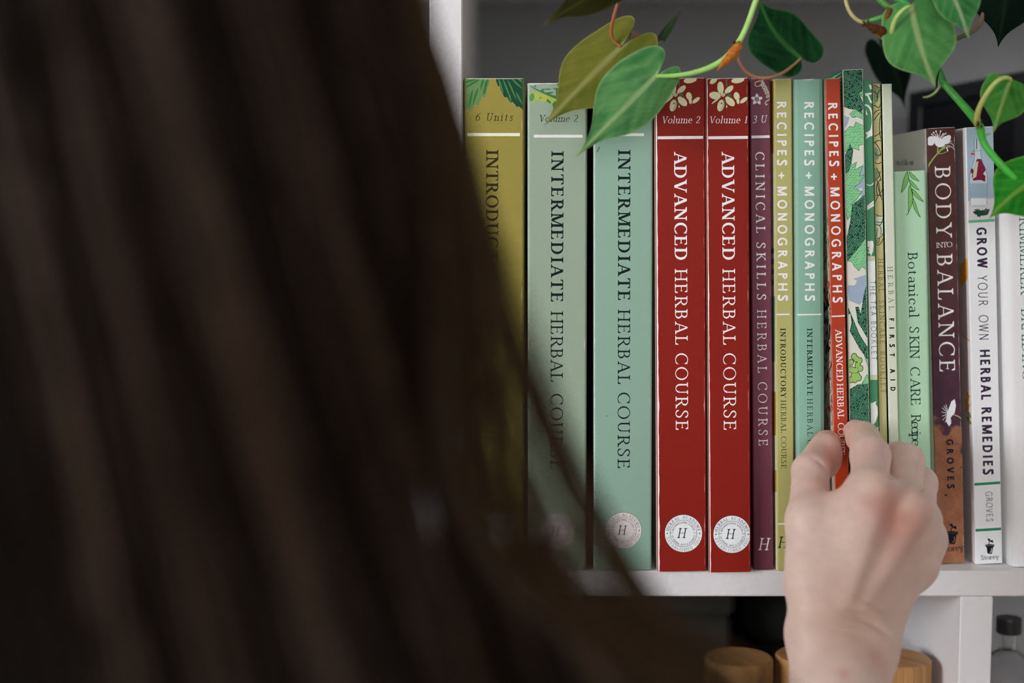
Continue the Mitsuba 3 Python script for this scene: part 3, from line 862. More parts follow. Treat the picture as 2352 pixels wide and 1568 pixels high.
X = lambda u, y: (xl10(y) + u * 47.0, y)                       # u: 0..1 across the spine
PG = lambda pts: Polygon([X(u, y) for u, y in pts]).buffer(0)
dark = [PG([(0, 158), (1, 158), (1, 205), (.8, 215), (1, 240), (.9, 262), (.6, 252), (.3, 250), (0, 245)]), PG([(.35, 470), (.75, 455), (1, 445), (1, 545), (.6, 570), (.05, 600), (.02, 550), (.2, 515)]),
        PG([(.65, 720), (.85, 670), (1, 650), (1, 780), (.75, 760), (.5, 740), (.4, 705), (.55, 704)]), PG([(0, 725), (.15, 720), (.2, 740), (.1, 760), (.55, 800), (1, 830), (1, 800), (.6, 770), (0, 700)]), PG([(0, 895), (.45, 882), (1, 880), (1, 1040), (0, 1040)]), PG([(0, 360), (.3, 330), (.45, 345), (.35, 375), (.2, 395), (0, 400)])]
light = [PG([(.55, 165), (1, 160), (1, 190), (.75, 185)]), PG([(.6, 200), (1, 205), (1, 225), (.7, 212)]), PG([(.3, 262), (.6, 250), (1, 262), (1, 275), (.7, 268), (.45, 270)]), PG([(0, 305), (.3, 290), (.5, 292), (.6, 280), (1, 290), (1, 330), (.7, 335), (.75, 345), (.4, 340), (0, 350)]),
         PG([(0, 395), (.3, 380), (.6, 372), (.5, 390), (.9, 380), (.7, 405), (1, 400), (.75, 420), (.4, 432), (.85, 440), (.5, 462), (.3, 470), (.5, 480), (.1, 505), (0, 480)]), PG([(0, 600), (.2, 570), (.6, 545), (1, 520), (1, 620), (.75, 612), (.6, 622), (.4, 612), (.25, 600)]),
         PG([(.65, 880), (.9, 860), (1, 880), (.95, 905), (.7, 900)]), PG([(.55, 780), (.95, 840), (1, 830), (1, 810), (.6, 770)])]
blue = [PG([(.05, 265), (.3, 270), (.2, 285), (.05, 295)]), PG([(.6, 400), (1, 372), (1, 445), (.75, 455), (.85, 430), (.45, 440)]), PG([(.3, 640), (1, 630), (1, 660), (.8, 690), (.6, 700), (.1, 690), (0, 655), (.4, 655), (.5, 645)])]
for g in blue:
    b10.print_on('pattern_blue', [g], BLU, .00005)
for g in light:
    b10.print_on('pattern_leaf', [g], LTG, .00007, label='light green leaf print')
for g in dark:
    b10.print_on('pattern_leaf', [g], DKG, .00009, label='dark green leaf print')
rng = np.random.default_rng(21)
vein = []
for g, a in zip(light, (20, 30, 70, 60, 65, 55, 20, 50)):
    vein += [k.intersection(g) for k in dashes(g, 3.4, a, .9, 9, rng, .25)]
    vein += [LineString(k.exterior.coords).buffer(.45) for k in pieces(g)]
b10.print_on('pattern_line', vein, (26, 84, 58), .00012)
dash = []
for g, a in zip(dark, (75, 20, 75, 40, 35, 30)):
    dash += dashes(g.buffer(-.6), 2.6, a, 1.5, 3.1, rng, .12)
b10.print_on('pattern_dash', dash, (126, 184, 140), .00014)
hops = [X(u, y) for u, y in ((.12, 832), (.28, 818), (.2, 850), (.45, 838), (.36, 850), (.55, 828), (.1, 872), (.25, 862), (.42, 862), (.58, 846), (.12, 848), (.38, 824), (.5, 868), (.3, 872))]
b10.print_on('hop_print', [ell(x, y, 6.6, 7.8, 20) for x, y in hops], (24, 56, 36), .00016)
b10.print_on('hop_print', [ell(x, y, 5.2, 6.4, 20) for x, y in hops], (138, 172, 88), .00019, label='hop cone print')
b10.wear(13, .9, .0003, .0002)
b10.side_print('cover_print', [ell(1930 - 3 * k, 168 + 2 * k + j * 9, 1.1, 3.4, 30, 8) for k in range(8) for j in range(40)], (126, 184, 140), .0001)
# 11 ------------------------------------------------------------ tea booklet
b11 = Book('thin dark green booklet with white shapes and a pale title panel', [(1983.2, 183.5), (1999.5, 980)], 19.6, .006, (62, 120, 86), corner=.0006, depth=.14, group='thin booklets')
q = lambda x, yy: (1700 + x / 5.2275, 160 + yy / 5.2275)
shp = [Polygon([q(*k) for k in s]).buffer(.2) for s in ([(1545, 178), (1585, 190), (1590, 250), (1560, 230)], [(1500, 285), (1590, 275), (1590, 295), (1540, 300), (1575, 380), (1590, 360), (1590, 410), (1560, 390), (1525, 310), (1505, 315)],
                                                         [(1510, 480), (1520, 510), (1530, 545), (1510, 540)], [(1505, 755), (1545, 740), (1590, 700), (1600, 790), (1560, 800), (1510, 830), (1525, 790)])]
shp.append(stroke([q(1505, 425), q(1540, 440), q(1575, 500), q(1590, 580), (q(1585, 680)), q(1565, 740)], 4.4))
r2 = lambda x, yy: (1850 + x / 7.84, 420 + yy / 7.84)
shp += [stroke([r2(1110, 25), r2(1160, 45), r2(1225, 0), r2(1235, -50)], 2), Polygon([r2(*k) for k in [(1110, 410), (1240, 310), (1240, 350), (1130, 430), (1240, 365), (1240, 410), (1112, 490)]]).buffer(0), Polygon([r2(*k) for k in [(1118, 1045), (1215, 1042), (1228, 1120), (1215, 1230), (1180, 1320), (1165, 1270), (1120, 1260), (1150, 1215), (1120, 1190), (1155, 1160), (1118, 1150)]]).buffer(0)]
r3 = lambda x, yy: (1850 + x / 7.128, 800 + yy / 7.128)
shp += [Polygon([r3(*k) for k in [(1062, 840), (1075, 900), (1165, 860), (1145, 905), (1180, 960), (1185, 1080), (1150, 1200), (1065, 1310)]]).buffer(0), stroke([r3(1100, 1390), r3(1170, 1330), r3(1200, 1280)], 3)]
for g in shp:
    b11.print_on('leaf_print', [g], (206, 206, 200), .00007, label='white leaf print')
b11.print_on('title_panel', [PG11 for PG11 in [Polygon([(1990.5, 588), (2012.5, 588), (2019, 872), (1996.5, 872)])]], (180, 182, 152), .00009)
b11.print_on('title_panel', [Polygon([(1990.7, 599.5), (2012.7, 599.5), (2018.5, 860.5), (1996, 860.5)])], (204, 208, 206), .00012, label='pale title panel')
b11.words([('THE', 'sans', 644, 679), ('TEA', 'sans', 690, 725), ('BOOKLET', 'sans', 737, 827)], ((1998.4, 644), (2002.2, 827)), 12.0, (40, 60, 54), h=.00016, label='thin dark title')
# 12 ------------------------------------------------------------ skincare booklet
b12 = Book('thin khaki booklet with black line drawings on the upper spine', [(2004.2, 193), (2018.2, 900)], 18.6, .008, (168, 162, 112), corner=.0006, depth=.14, group='thin booklets')
for g in [Polygon([q(*k) for k in [(1600, 215), (1640, 190), (1690, 250), (1670, 330), (1610, 420)]]), Polygon([q(*k) for k in [(1610, 920), (1660, 960), (1670, 1060), (1620, 1100)]]), Polygon([q(*k) for k in [(1620, 1180), (1670, 1230), (1650, 1300), (1615, 1330)]])]:
    b12.print_on('leaf_print', [g], (112, 132, 96), .00006)
b12.print_on('leaf_print', [Polygon([r2(*k) for k in [(1255, 640), (1320, 600), (1400, 600), (1400, 920), (1340, 990), (1280, 1000), (1265, 850)]]).buffer(0)], (176, 186, 160), .00006)
sk = []
for s in ([(1595, 215), (1625, 190), (1660, 215), (1690, 205)], [(1640, 330), (1660, 270), (1690, 230)], [(1600, 260), (1630, 280), (1650, 330), (1640, 380)], [(1595, 440), (1620, 430), (1640, 445), (1690, 390)], [(1600, 545), (1620, 510), (1690, 480)], [(1605, 610), (1640, 560), (1695, 500)], [(1690, 540), (1670, 680), (1690, 830)],
          [(1605, 860), (1640, 900), (1675, 960), (1680, 1040)], [(1610, 800), (1650, 780), (1695, 740)], [(1615, 880), (1660, 850), (1700, 860)], [(1620, 1000), (1650, 1030), (1690, 1010)], [(1615, 1110), (1650, 1130), (1690, 1110)], [(1640, 1180), (1670, 1250), (1690, 1330)], [(1615, 1340), (1660, 1290), (1680, 1220)], [(1650, 1500), (1640, 1400), (1680, 1320)], [(1690, 1520), (1660, 1420), (1650, 1330)]):
    sk.append(stroke([q(*k) for k in s], 1.5))
for s in ([(1320, 0), (1335, 110), (1350, 230), (1395, 330), (1400, 440)], [(1395, 10), (1350, 180), (1280, 290), (1250, 380)], [(1250, 240), (1330, 220), (1400, 240)], [(1260, 560), (1320, 595), (1400, 590)], [(1390, 640), (1330, 760), (1265, 740)], [(1330, 760), (1360, 830), (1350, 930)], [(1400, 700), (1340, 710), (1280, 700)], [(1270, 1000), (1330, 985), (1400, 900)],
          [(1265, 1080), (1300, 1120), (1350, 1090), (1395, 990)], [(1285, 1020), (1290, 1090)], [(1330, 1000), (1320, 1080)], [(1290, 820), (1280, 960)]):
    sk.append(stroke([r2(*k) for k in s], 1.4))
b12.print_on('line_drawing', sk, (18, 24, 20), .00010, label='black line drawing')
b12.words([('HERBAL', 'light', 594, 671), ('SKINCARE', 'light', 689, 790), ('BOOKLET', 'light', 807, 902)], ((2017.3, 594), (2023.6, 902)), 11.2, (66, 74, 34), label='dark olive title')
# 13 ------------------------------------------------------------ first aid booklet
b13 = Book('thin pale grey green booklet, last of the tall spines', [(2026, 193), (2040, 900)], 22.8, .007, (190, 196, 176), back=(34, 40, 32), corner=.0007, depth=.14, group='thin booklets')
b13.words([('HERBAL', 'light', 612.5, 711)], ((2038.4, 612), (2042, 711)), 11.6, (50, 66, 52), label='thin dark title')
b13.words([('FIRST', 'sansheavy', 730.7, 819), ('AID', 'sansheavy', 847, 898)], ((2042.3, 730), (2045.4, 898)), 11.2, (14, 20, 18), label='bold black title')
b13.wear(14, 1.8, .0002, .0002)
# 14 ------------------------------------------------------------ botanical
b14 = Book('short mint green book with a leafy twig printed at its top', [(2054, 394), (2063.5, 900)], 73.5, .013, (158, 192, 162), corner=.0016, depth=.15, group=GROUP)
tw = lambda x, yy: (2040 + x / 6.032, 280 + yy / 6.032)
blades = [((265, 690), (180, 980), 11, -.05), ((290, 690), (430, 820), 7.5, .08), ((290, 800), (430, 945), 7, .05), ((295, 880), (280, 1255), 10.5, -.06), ((330, 925), (490, 1105), 8, .06), ((345, 1060), (435, 1310), 7, .05)]
bl = [blade(tw(*a), tw(*b_), w_, be) for a, b_, w_, be in blades]
b14.print_on('twig_print', bl, (106, 164, 84), .00007, label='green leaf print')
b14.print_on('twig_print', [LineString(k.exterior.coords).buffer(.45) for g in bl for k in pieces(g)] + [stroke([tw(*k) for k in [(270, 685), (290, 800), (320, 930), (350, 1080)]], 1.0), stroke([tw(*k) for k in [(285, 1235), (270, 1275), (250, 1285)]], 1.2), stroke([tw(430, 1290), tw(445, 1318)], 1.2)], (22, 48, 34), .00011)
b14.words([('Botanical', 'serif', 580, 729), ('S', 'serif', 750, 774), ('KIN', 'serif', 772, 824), ('C', 'serif', 843, 868), ('ARE', 'serif', 870, 931), ('Recipe', 'serif', 952, 1024), ('B', 'serif', 1032, 1060)], ((2085, 580), (2094.5, 1030)), 22, (18, 44, 38), label='black title lettering')
b14.side_print('cover_print', [rect(2050, 600, 2056, 610)], (60, 90, 70))
# 15 ------------------------------------------------------------ brown book
ZB = float(P(2170, 1012, .02)[2])


def p_kraft(p, n, uv):
    e = p.z - ZB + (mikit.fbm(p.x * 95, p.z * 95, 3.0, 3) - .5) * .030 + (p.x - .26) * .45
    t = mikit.smoothstep(-.0012, .0012, e)
    grain = mikit.fbm(p.x * 2600, p.z * 2600, 1.0, 2) * .55 + mikit.fbm(p.x * 160, p.z * 160, 5.0, 3) * .45
    kraft = mikit.mix([.23, .085, .038], [.38, .150, .072], mikit.smoothstep(.25, .75, grain))
    up = mikit.mix([.062, .017, .036], [.078, .022, .018], mikit.smoothstep(.02, .12, p.z - ZB))
    up = up * (.85 + .3 * mikit.noise(p.x * 300, p.z * 300))
    return mikit.mix(kraft, up, t)


scene['mat_kraft'] = {'type': 'principled', 'base_color': mikit.proc(p_kraft), 'roughness': .5, 'specular': .3}
b15 = Book('dark brown and kraft paper book with a white flower at its top', [(2128.3, 295), (2152, 1296)], 66.5, .0205, (84, 44, 36), back=(232, 230, 226), corner=.0009, depth=.15, spine_mat='mat_kraft', group=GROUP)
fl = lambda x, yy: (2040 + x / 6.032, 280 + yy / 6.032)
b15.print_on('flower_print', [ell(*fl(588, 268), 9.6, 10), ell(*fl(720, 290), 12, 10, 0), ell(*fl(800, 250), 11, 9, -30), ell(*fl(650, 240), 10, 7), ell(*fl(840, 215), 5, 6), ell(*fl(600, 222), 8, 4)] + [stroke([fl(700, 250), fl(x_, y_)], 1.2) for x_, y_ in ((605, 170), (630, 145), (662, 125), (726, 125), (760, 165), (795, 158), (690, 170))]
             + [ell(*fl(x_, y_), 1.9, 1.7) for x_, y_ in ((605, 172), (630, 148), (662, 128), (726, 128), (762, 166), (796, 160))] + [stroke([fl(810, 320), fl(860, 335), fl(920, 385)], 1), stroke([fl(820, 300), fl(880, 300), fl(910, 350)], 1), stroke([fl(820, 290), fl(885, 265)], 1), stroke([fl(815, 345), fl(860, 350)], 1), stroke([fl(808, 350), fl(825, 400)], 2.4)], (208, 210, 214), .00009, label='white flower print')
b15.print_on('stem_print', [stroke([fl(770, 350), fl(700, 420), fl(600, 540), fl(550, 625)], 3.6), stroke([fl(690, 350), fl(684, 420)], 3), Polygon([fl(*k) for k in [(700, 400), (770, 330), (800, 320), (790, 370), (730, 400)]]), stroke([fl(700, 440), fl(770, 430), fl(830, 395)], 1.6)], (128, 144, 82), .00007, label='green stem print')
b15.words([('BODY', 'serif', 383, 544.5), ('BALANCE', 'serif', 584, 855)], ((2147, 383), (2158.2, 855)), 35.5, (214, 212, 206), label='pale title lettering')
b15.print_on('title', text_px('INTO', 'serif', (2150.3, 569.3), (2187.6, 566.8), 12), (214, 212, 206))
f2 = lambda x, yy: (1750 + x / 2.8505, 850 + yy / 2.8505)
b15.print_on('flower_print', [Polygon([f2(*k) for k in [(1210, 290), (1240, 205), (1262, 188), (1270, 230), (1262, 280), (1235, 310), (1240, 345), (1225, 368), (1205, 335)]])] + [stroke([f2(1222, 285), f2(x_, y_)], 1.2) for x_, y_ in ((1180, 245), (1176, 272), (1180, 300), (1185, 325), (1200, 340), (1205, 225), (1192, 232))], (204, 206, 210), .00009)
b15.print_on('stem_print', [stroke([f2(1258, 292), f2(1290, 305), f2(1318, 332)], 2.6)], (150, 140, 90), .00008)
b15.words([('GROVES', 'sansheavy', 1008.6, 1122)], ((2173.6, 1008), (2176.2, 1122)), 15.8, (30, 22, 38), name='author', label='dark author lettering')
b15.print_on('author', [ell(2172.5, 1136.5, 3, 2.2), ell(2207, 1073, 1.8, 1.4)], (40, 28, 34))


def pot_logo(bk, x0, x1, y0, y1, word, wx0, wx1, base, cap, dy=0.0):
    """A flower pot with a seedling and a word below it."""
    X_ = lambda u, v: (x0 + (x1 - x0) * u, y0 + (y1 - y0) * v)
    wdt = x1 - x0
    body = Polygon([X_(.14, .52), (X_(.86, .52)), X_(.76, .94), X_(.68, 1.0), X_(.32, 1.0), X_(.24, .94)])
    rim = Polygon([X_(0, .42), X_(.08, .38), X_(.92, .38), X_(1, .42), X_(.96, .55), X_(.04, .55)])
    hi = stroke([X_(.66, .66), X_(.66, .84), X_(.5, .92)], wdt * .07)
    top = ell(*X_(.5, .42), wdt * .40, (y1 - y0) * .035).difference(ell(*X_(.42, .42), wdt * .08, (y1 - y0) * .03))
    gap = Point(*X_(.5, .42)).buffer(wdt * .47).difference(Point(*X_(.5, .42)).buffer(.01))
    ringy = ell(*X_(.5, .42), wdt * .45, (y1 - y0) * .055).difference(ell(*X_(.5, .42), wdt * .41, (y1 - y0) * .042))
    sprout = unary_union([stroke([X_(.42, .42), X_(.40, .30), X_(.52, .2), X_(.6, .16)], wdt * .08), blade(X_(.52, .18), X_(.25, .03), wdt * .24, .1), blade(X_(.55, .18), X_(.85, .3), wdt * .25, -.25)])
    g = [body.difference(hi), rim.difference(ringy), sprout]
    g += text_px(word, 'semi', (wx0, base), (wx1, base + dy), cap)
    bk.print_on('publisher_mark', g, (16, 22, 26), .0001, label='black pot emblem with a word')


pot_logo(b15, 2174, 2200.5, 1201, 1249, 'Storey', 2161.5, 2213.5, 1267.5, 13.5, -4.5)
b15.print_on('spot', [Polygon([(2166, 1250), (2172, 1256), (2166, 1270), (2160, 1266)])], (58, 34, 40))
b15.wear(15, .6, 0, .0005)
# printed lines on the back cover, seen at a slant
sx = lambda t: [affinity.scale(g, .30, 1, origin=(0, 0)) for g in t]
tl = text_px('ion of life out', 'semi', (0, 0), (118, 0), 13)
b15.side_print('back_cover_text', [affinity.translate(affinity.scale(g, .34, 1, origin=(118, 0)), 2098.5 - 118, 379) for g in tl], (22, 26, 22), label='small black print')
# 16 ------------------------------------------------------------ white grow book
b16 = Book('white book with a bottle picture on the upper spine and green bars', [(2217.5, 293), (2240.4, 1299)], 64.5, .019, (206, 208, 208), back=(206, 198, 196), corner=.0009, depth=.15, group=GROUP)
b16.print_on('picture', [Polygon([(2216, 290), (2283, 290), (2286, 465), (2221, 465)])], (146, 164, 178), .00005, label='pale blue bottle picture')
b16.print_on('picture', [Polygon([(2221, 462), (2286, 455), (2288, 503), (2221, 506)])], (196, 194, 196), .00006)
bt = lambda x, yy: (2040 + x / 6.032, 280 + yy / 6.032)
b16.print_on('bottle_print', [Polygon([bt(*k) for k in [(1200, 235), (1265, 240), (1275, 380), (1290, 500), (1345, 660), (1370, 740), (1375, 1130), (1350, 1180), (1160, 1185), (1135, 1130), (1130, 760), (1150, 660), (1195, 500), (1195, 380)]])], (172, 184, 190), .00008)
b16.print_on('bottle_print', [Polygon([bt(*k) for k in [(1140, 850), (1370, 850), (1370, 1050), (1140, 1050)]])], (140, 160, 174), .0001)
b16.print_on('bottle_print', [Polygon([bt(*k) for k in [(1140, 1060), (1372, 1060), (1360, 1150), (1150, 1150)]])], (206, 208, 208), .0001)
b16.print_on('bottle_print', [stroke([bt(*k) for k in [(1195, 240), (1195, 400), (1190, 520), (1140, 690), (1128, 850), (1132, 1150)]], .8), stroke([bt(*k) for k in [(1285, 400), (1295, 520), (1360, 690), (1376, 850), (1372, 1140)]], .8), stroke([bt(1190, 390), bt(1160, 430), bt(1145, 470)], 1), stroke([bt(1195, 400), bt(1290, 395)], .8), stroke([bt(1225, 240), bt(1225, 370)], 2.2)], (70, 88, 98), .00012)
b16.print_on('flower_print', [Polygon([bt(*k) for k in [(1230, 515), (1285, 515), (1310, 580), (1350, 660), (1310, 720), (1345, 750), (1340, 825), (1280, 800), (1180, 810), (1160, 760), (1190, 640)]]).buffer(.4), ell(*bt(1160, 680), 3, 6)], (110, 30, 54), .00014)
b16.print_on('flower_print', [Polygon([bt(*k) for k in [(1215, 560), (1250, 540), (1220, 760), (1165, 790), (1190, 640)]])], (176, 176, 150), .00016)
b16.print_on('bottle_print', [Polygon([bt(*k) for k in [(1150, 430), (1195, 432), (1192, 455), (1148, 455)]])], (196, 36, 30), .00016)
rng = np.random.default_rng(8)
b16.print_on('leaf_print', [blade(bt(1280 + rng.uniform(-90, 80), 1270 + rng.uniform(-20, 40)), bt(1280 + rng.uniform(-130, 130), 1250 + rng.uniform(-70, 80)), 4.5) for _ in range(26)], (34, 66, 48), .00014)
b16.print_on('bar', [rule(2220.5, 506.0, 2285.5, 502.3, 6.4)], (96, 158, 124), label='green bar')
b16.print_on('bar', [rule(2236, 1109.2, 2302, 1104.7, 6.0)], (34, 118, 82), label='green bar')
b16.print_on('bar', [rule(2238.5, 1214.8, 2306, 1210.6, 6.0)], (34, 118, 82), label='green bar')
PUR = (50, 36, 58)
for wd_ in (('GROW', 'narrowbold', 522.4, 615), ('HERBAL', 'narrowbold', 802.6, 919), ('REMEDIES', 'narrowbold', 935, 1090)):
    b16.words([wd_], ((2242.6, 522), (2258.4, 1090)), 23.0, PUR, label='bold dark purple title')
b16.words([('YOUR', 'narrow', 632, 702.6), ('OWN', 'narrow', 723.7, 781.6)], ((2245.6, 632), (2249.4, 782)), 21.8, (34, 34, 48), label='thin dark title')
b16.words([('GROVES', 'narrow', 1129, 1198)], ((2263.8, 1129), (2266, 1198)), 15.2, (26, 28, 34), name='author')
pot_logo(b16, 2262.8, 2284, 1235.5, 1271.5, 'Storey', 2253, 2294.5, 1285.5, 10.5, -2.6)
b16.side_print('cover_print', [Polygon([(2206, 610), (2221.5, 592), (2222.5, 640), (2207, 660)])], (206, 148, 48), label='orange print')
b16.side_print('cover_print', [stroke([(2210, 770), (2227, 782)], 2)], (206, 130, 70))
b16.side_print('cover_print', [ell(2222 + 3 * math.sin(k * 2), 905 + k * 7, 3, 6, 20, 10) for k in range(6)], (198, 150, 40))
b16.side_print('cover_print', [ell(2226 + 2 * math.sin(k * 2), 950 + k * 5, 3, 5, -20, 10) for k in range(5)], (120, 128, 70), .0001)
# 17 ------------------------------------------------------------ large white book
b17 = Book('thick white book with dark green lettering, at the right end of the row', [(2305, 420), (2324, 1304)], 100, .012, (216, 217, 208), corner=.0045, depth=.16, group=GROUP, rough=.6)
b17.words([('KIMMERER', 'light', 500, 676), ('BRAIDING', 'light', 709, 872)], ((2341, 500), (2354.5, 1130)), 24, (30, 86, 74), label='dark green title')
# ------------------------------------------------------------------ black framed panel at the back of the compartment
def frame_pt(px, py, y):
    return P(px, py, y)


fr = thing('picture_frame', 'black framed panel leaning behind the right-hand books', 'picture frame')
yl, yr = .300, .215                           # it stands turned, its left edge deeper in the compartment
A = P(2086, 213, yl); B = P(2365, 160, yr)
A = A + (A - B) * 0
dirx = (B - A); dirx[2] = 0; wid = np.linalg.norm(dirx); dirx /= wid
nrm = np.array([dirx[1], -dirx[0], 0])        # faces the camera
if nrm[1] > 0: nrm = -nrm
zt0, ztilt = A[2], (B[2] - A[2]) / wid
wid = min(wid, (.425 - A[0]) / dirx[0])


def fpt(a, b, c):                             # along, up, out of the panel
    return A + dirx * a + np.array([0, 0, ztilt * a]) + np.array([0, 0, 1.0]) * (b) + nrm * c


Hf = A[2] - ZS
lo = 0.0


def fbox(a0, a1, b0, b1, c0, c1):
    m = bevel_box(a0, a1, b0, b1, c0, c1, .0008)
    v = np.array([fpt(*k) for k in m.vertices])
    m = trimesh.Trimesh(v, m.faces, process=False); m.fix_normals()
    return m


bw = .012
hb = -Hf - min(0, ztilt * wid) + .0004
mat('frame_black', [.006, .007, .009], .4, .5)
mat('panel_black', [.0045, .005, .007], .3, .5)
for args in ((0, wid, -bw, 0), (0, wid, hb, hb + bw), (0, bw, hb + bw, -bw), (wid - bw, wid, hb + bw, -bw)):
    part(fr, 'frame_bar', fbox(args[0], args[1], args[2], args[3], -.012, 0), 'mat_frame_black')
part(fr, 'panel', fbox(bw, wid - bw, hb + bw, -bw, -.010, -.004), 'mat_panel_black')

# ------------------------------------------------------------------ canisters with bamboo lids, bottle, pouch on the board below
def p_bamboo(p, n, uv):
    side = dr.abs(n.z) < .5
    a = dr.select(side, dr.atan2(p.y - dr.floor(p.y / 10) * 0 - .06, p.x) * 0 + uv.x * 24, uv.x * 24)
    k = mikit.cell_rand(a, uv.y * 0, 3)
    g = mikit.fbm(uv.x * 260, p.z * 25, p.y * 40, 3)
    line = mikit.smoothstep(.0, .07, a - dr.floor(a)) * mikit.smoothstep(1.0, .93, a - dr.floor(a))
    c = mikit.mix([.30, .135, .045], [.50, .27, .10], k * .6 + g * .4)
    return c * (.62 + .38 * line) * (.85 + .3 * g)


scene['mat_bamboo'] = {'type': 'principled', 'base_color': mikit.proc(p_bamboo), 'roughness': .45, 'specular': .4}
scene['mat_glass'] = {'type': 'thindielectric', 'int_ior': 1.5}
mat('tea', [.10, .075, .035], .9, .1)
LOW = -.4202


def canister(px, py, r_px, label, rot):
    ytop = None
    y = .06
    c = P(px, py, y)
    ztop = -.2665
    d = ray(px, py)
    k = (ztop - EYE[2]) / d[2]
    c = EYE + d * k
    r = r_px * (c[1] + D) / F
    hgt = ztop - LOW
    t = thing('canister', label, 'jar', 'bamboo lidded canisters below the shelf')
    prof = [(0, 0), (r - .0012, 0), (r, -.0012), (r, -.0225), (r - .0012, -.024), (0, -.024)][::-1]
    lid = lathe(prof, (0, 0, 0), 64)
    v = np.array(lid.vertices)
    # strips of bamboo run straight across the lid: u counts them
    ca, sa = math.cos(rot), math.sin(rot)
    u = np.where(np.hypot(v[:, 0], v[:, 1]) > r * .99, (v[:, 0] * ca + v[:, 1] * sa) / .12 + .5, (v[:, 0] * ca + v[:, 1] * sa) / .12 + .5)
    key = part(t, 'lid', trimesh.Trimesh(v + c, lid.faces, process=False), 'mat_bamboo', smooth=False, uv=np.stack([u, v[:, 2]], 1), label='bamboo lid')
    body = lathe([(0, 0), (r * .93, 0), (r * .97, .004), (r * .97, hgt - .034), (r * .90, hgt - .026), (r * .90, hgt - .0242), (r * .86, hgt - .0242), (r * .86, hgt - .034), (r * .93, hgt - .040), (r * .93, .005), (0, .005)], (c[0], c[1], LOW), 48)
    part(t, 'glass_body', body, 'mat_glass', smooth=40)
    part(t, 'contents', lathe([(0, .006), (r * .91, .006), (r * .91, hgt * .6), (0, hgt * .62)], (c[0], c[1], LOW), 32), 'mat_tea', smooth=40, label='dried herbs')
    return c, r


canister(1697, 1508, 80, 'bamboo lidded canister partly veiled by the hair, leftmost of three', .45)
canister(1861, 1503, 81, 'bamboo lidded canister mostly hidden behind the wrist, middle of three', 1.5)
canister(2058, 1509, 81, 'bamboo lidded canister right of the wrist, beside the white upright', .75)

bo = thing('bottle', 'clear glass bottle with a black cap in the lower right corner', 'bottle')
yb_ = .07
bc = P(2317, 1440, yb_)
sc_ = (yb_ + D) / F
capt = P(2311, 1418, yb_)[2]
capb = P(2311, 1452, yb_)[2]
rc_, rn = 29 * sc_, 19.5 * sc_
part(bo, 'cap', lathe([(0, capb), (rc_ * .97, capb), (rc_, capb + .0006), (rc_, capt - .0008), (rc_ * .97, capt), (0, capt)], (bc[0], bc[1], 0), 40), 'mat_black', smooth=40, label='black cap')
zs_ = P(2311, 1505, yb_)[2]
prof = [(0, LOW), (.028, LOW), (.0300, LOW + .003), (.0300, zs_ - .035), (.0275, zs_ - .018), (.016, zs_ - .004), (rn, zs_ + .004), (rn, capb - .0003)]
inn = [(rn - .0016, capb - .0003), (rn - .0016, zs_ + .004), (.014, zs_ - .006), (.0255, zs_ - .020), (.028, zs_ - .036), (.028, LOW + .006), (0, LOW + .005)]
scene['mat_bottle_glass'] = {'type': 'dielectric', 'int_ior': 1.5}
rn2 = 0
part(bo, 'glass_body', lathe(prof + inn, (bc[0], bc[1], 0), 48), 'mat_bottle_glass', smooth=40, label='clear glass')

po = thing('folded_cloth', 'dark folded cloth behind the bamboo lidded canisters', 'cloth')
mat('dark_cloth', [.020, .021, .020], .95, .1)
folds = []
for k, (x0, z0, z1) in enumerate(((.182, -.300, -.262), (.170, -.262, -.239), (.178, -.239, -.223))):
    folds.append(trimesh.convex.convex_hull(np.vstack([trimesh.creation.icosphere(2, (z1 - z0) / 2).vertices * [1, 1, 1.02] + [x, y, (z0 + z1) / 2] for x in (x0, .225) for y in (.19, .32)])))
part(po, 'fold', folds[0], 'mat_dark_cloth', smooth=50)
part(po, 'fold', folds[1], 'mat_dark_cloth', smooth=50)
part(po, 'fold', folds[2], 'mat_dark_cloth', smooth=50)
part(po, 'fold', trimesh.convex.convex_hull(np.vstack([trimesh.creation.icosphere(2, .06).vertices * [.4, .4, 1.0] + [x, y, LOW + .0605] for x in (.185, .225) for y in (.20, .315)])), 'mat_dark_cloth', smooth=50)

bx = thing('storage_box', 'dark storage box behind the bamboo lidded canisters, beside the folded cloth', 'box')
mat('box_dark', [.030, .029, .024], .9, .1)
bx0, bx1, bt_ = -.10, .150, -.2225
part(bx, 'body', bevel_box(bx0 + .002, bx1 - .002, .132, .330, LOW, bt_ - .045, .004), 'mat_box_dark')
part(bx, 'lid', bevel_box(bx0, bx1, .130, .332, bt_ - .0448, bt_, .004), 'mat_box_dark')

# ------------------------------------------------------------------ trailing philodendron
scene['mat_leaf'] = {'type': 'principledthin', 'base_color': {'type': 'mesh_attribute', 'name': 'vertex_color'}, 'roughness': .38, 'diff_trans': .55, 'eta': 1.4}
scene['mat_stem'] = {'type': 'principled', 'base_color': {'type': 'mesh_attribute', 'name': 'vertex_color'}, 'roughness': .45, 'specular': .4}
plant = thing('trailing_philodendron', 'trailing heart-leaved philodendron hanging down in front of the books', 'plant')
from scipy.interpolate import CubicSpline
OUT = np.array([(0, 0), (-.09, .10), (-.155, .26), (-.165, .46), (-.11, .70), (.03, .91), (.21, 1.0), (.35, .96), (.475, .80), (.58, .57), (.665, .37), (.75, .215), (.84, .11), (.925, .045), (1, .004)])
OUTS = np.concatenate([[0], np.cumsum(np.linalg.norm(np.diff(OUT * [1, .6], axis=0), axis=1))]); OUTS /= OUTS[-1]
OUTX, OUTY = CubicSpline(OUTS, OUT[:, 0]), CubicSpline(OUTS, OUT[:, 1])



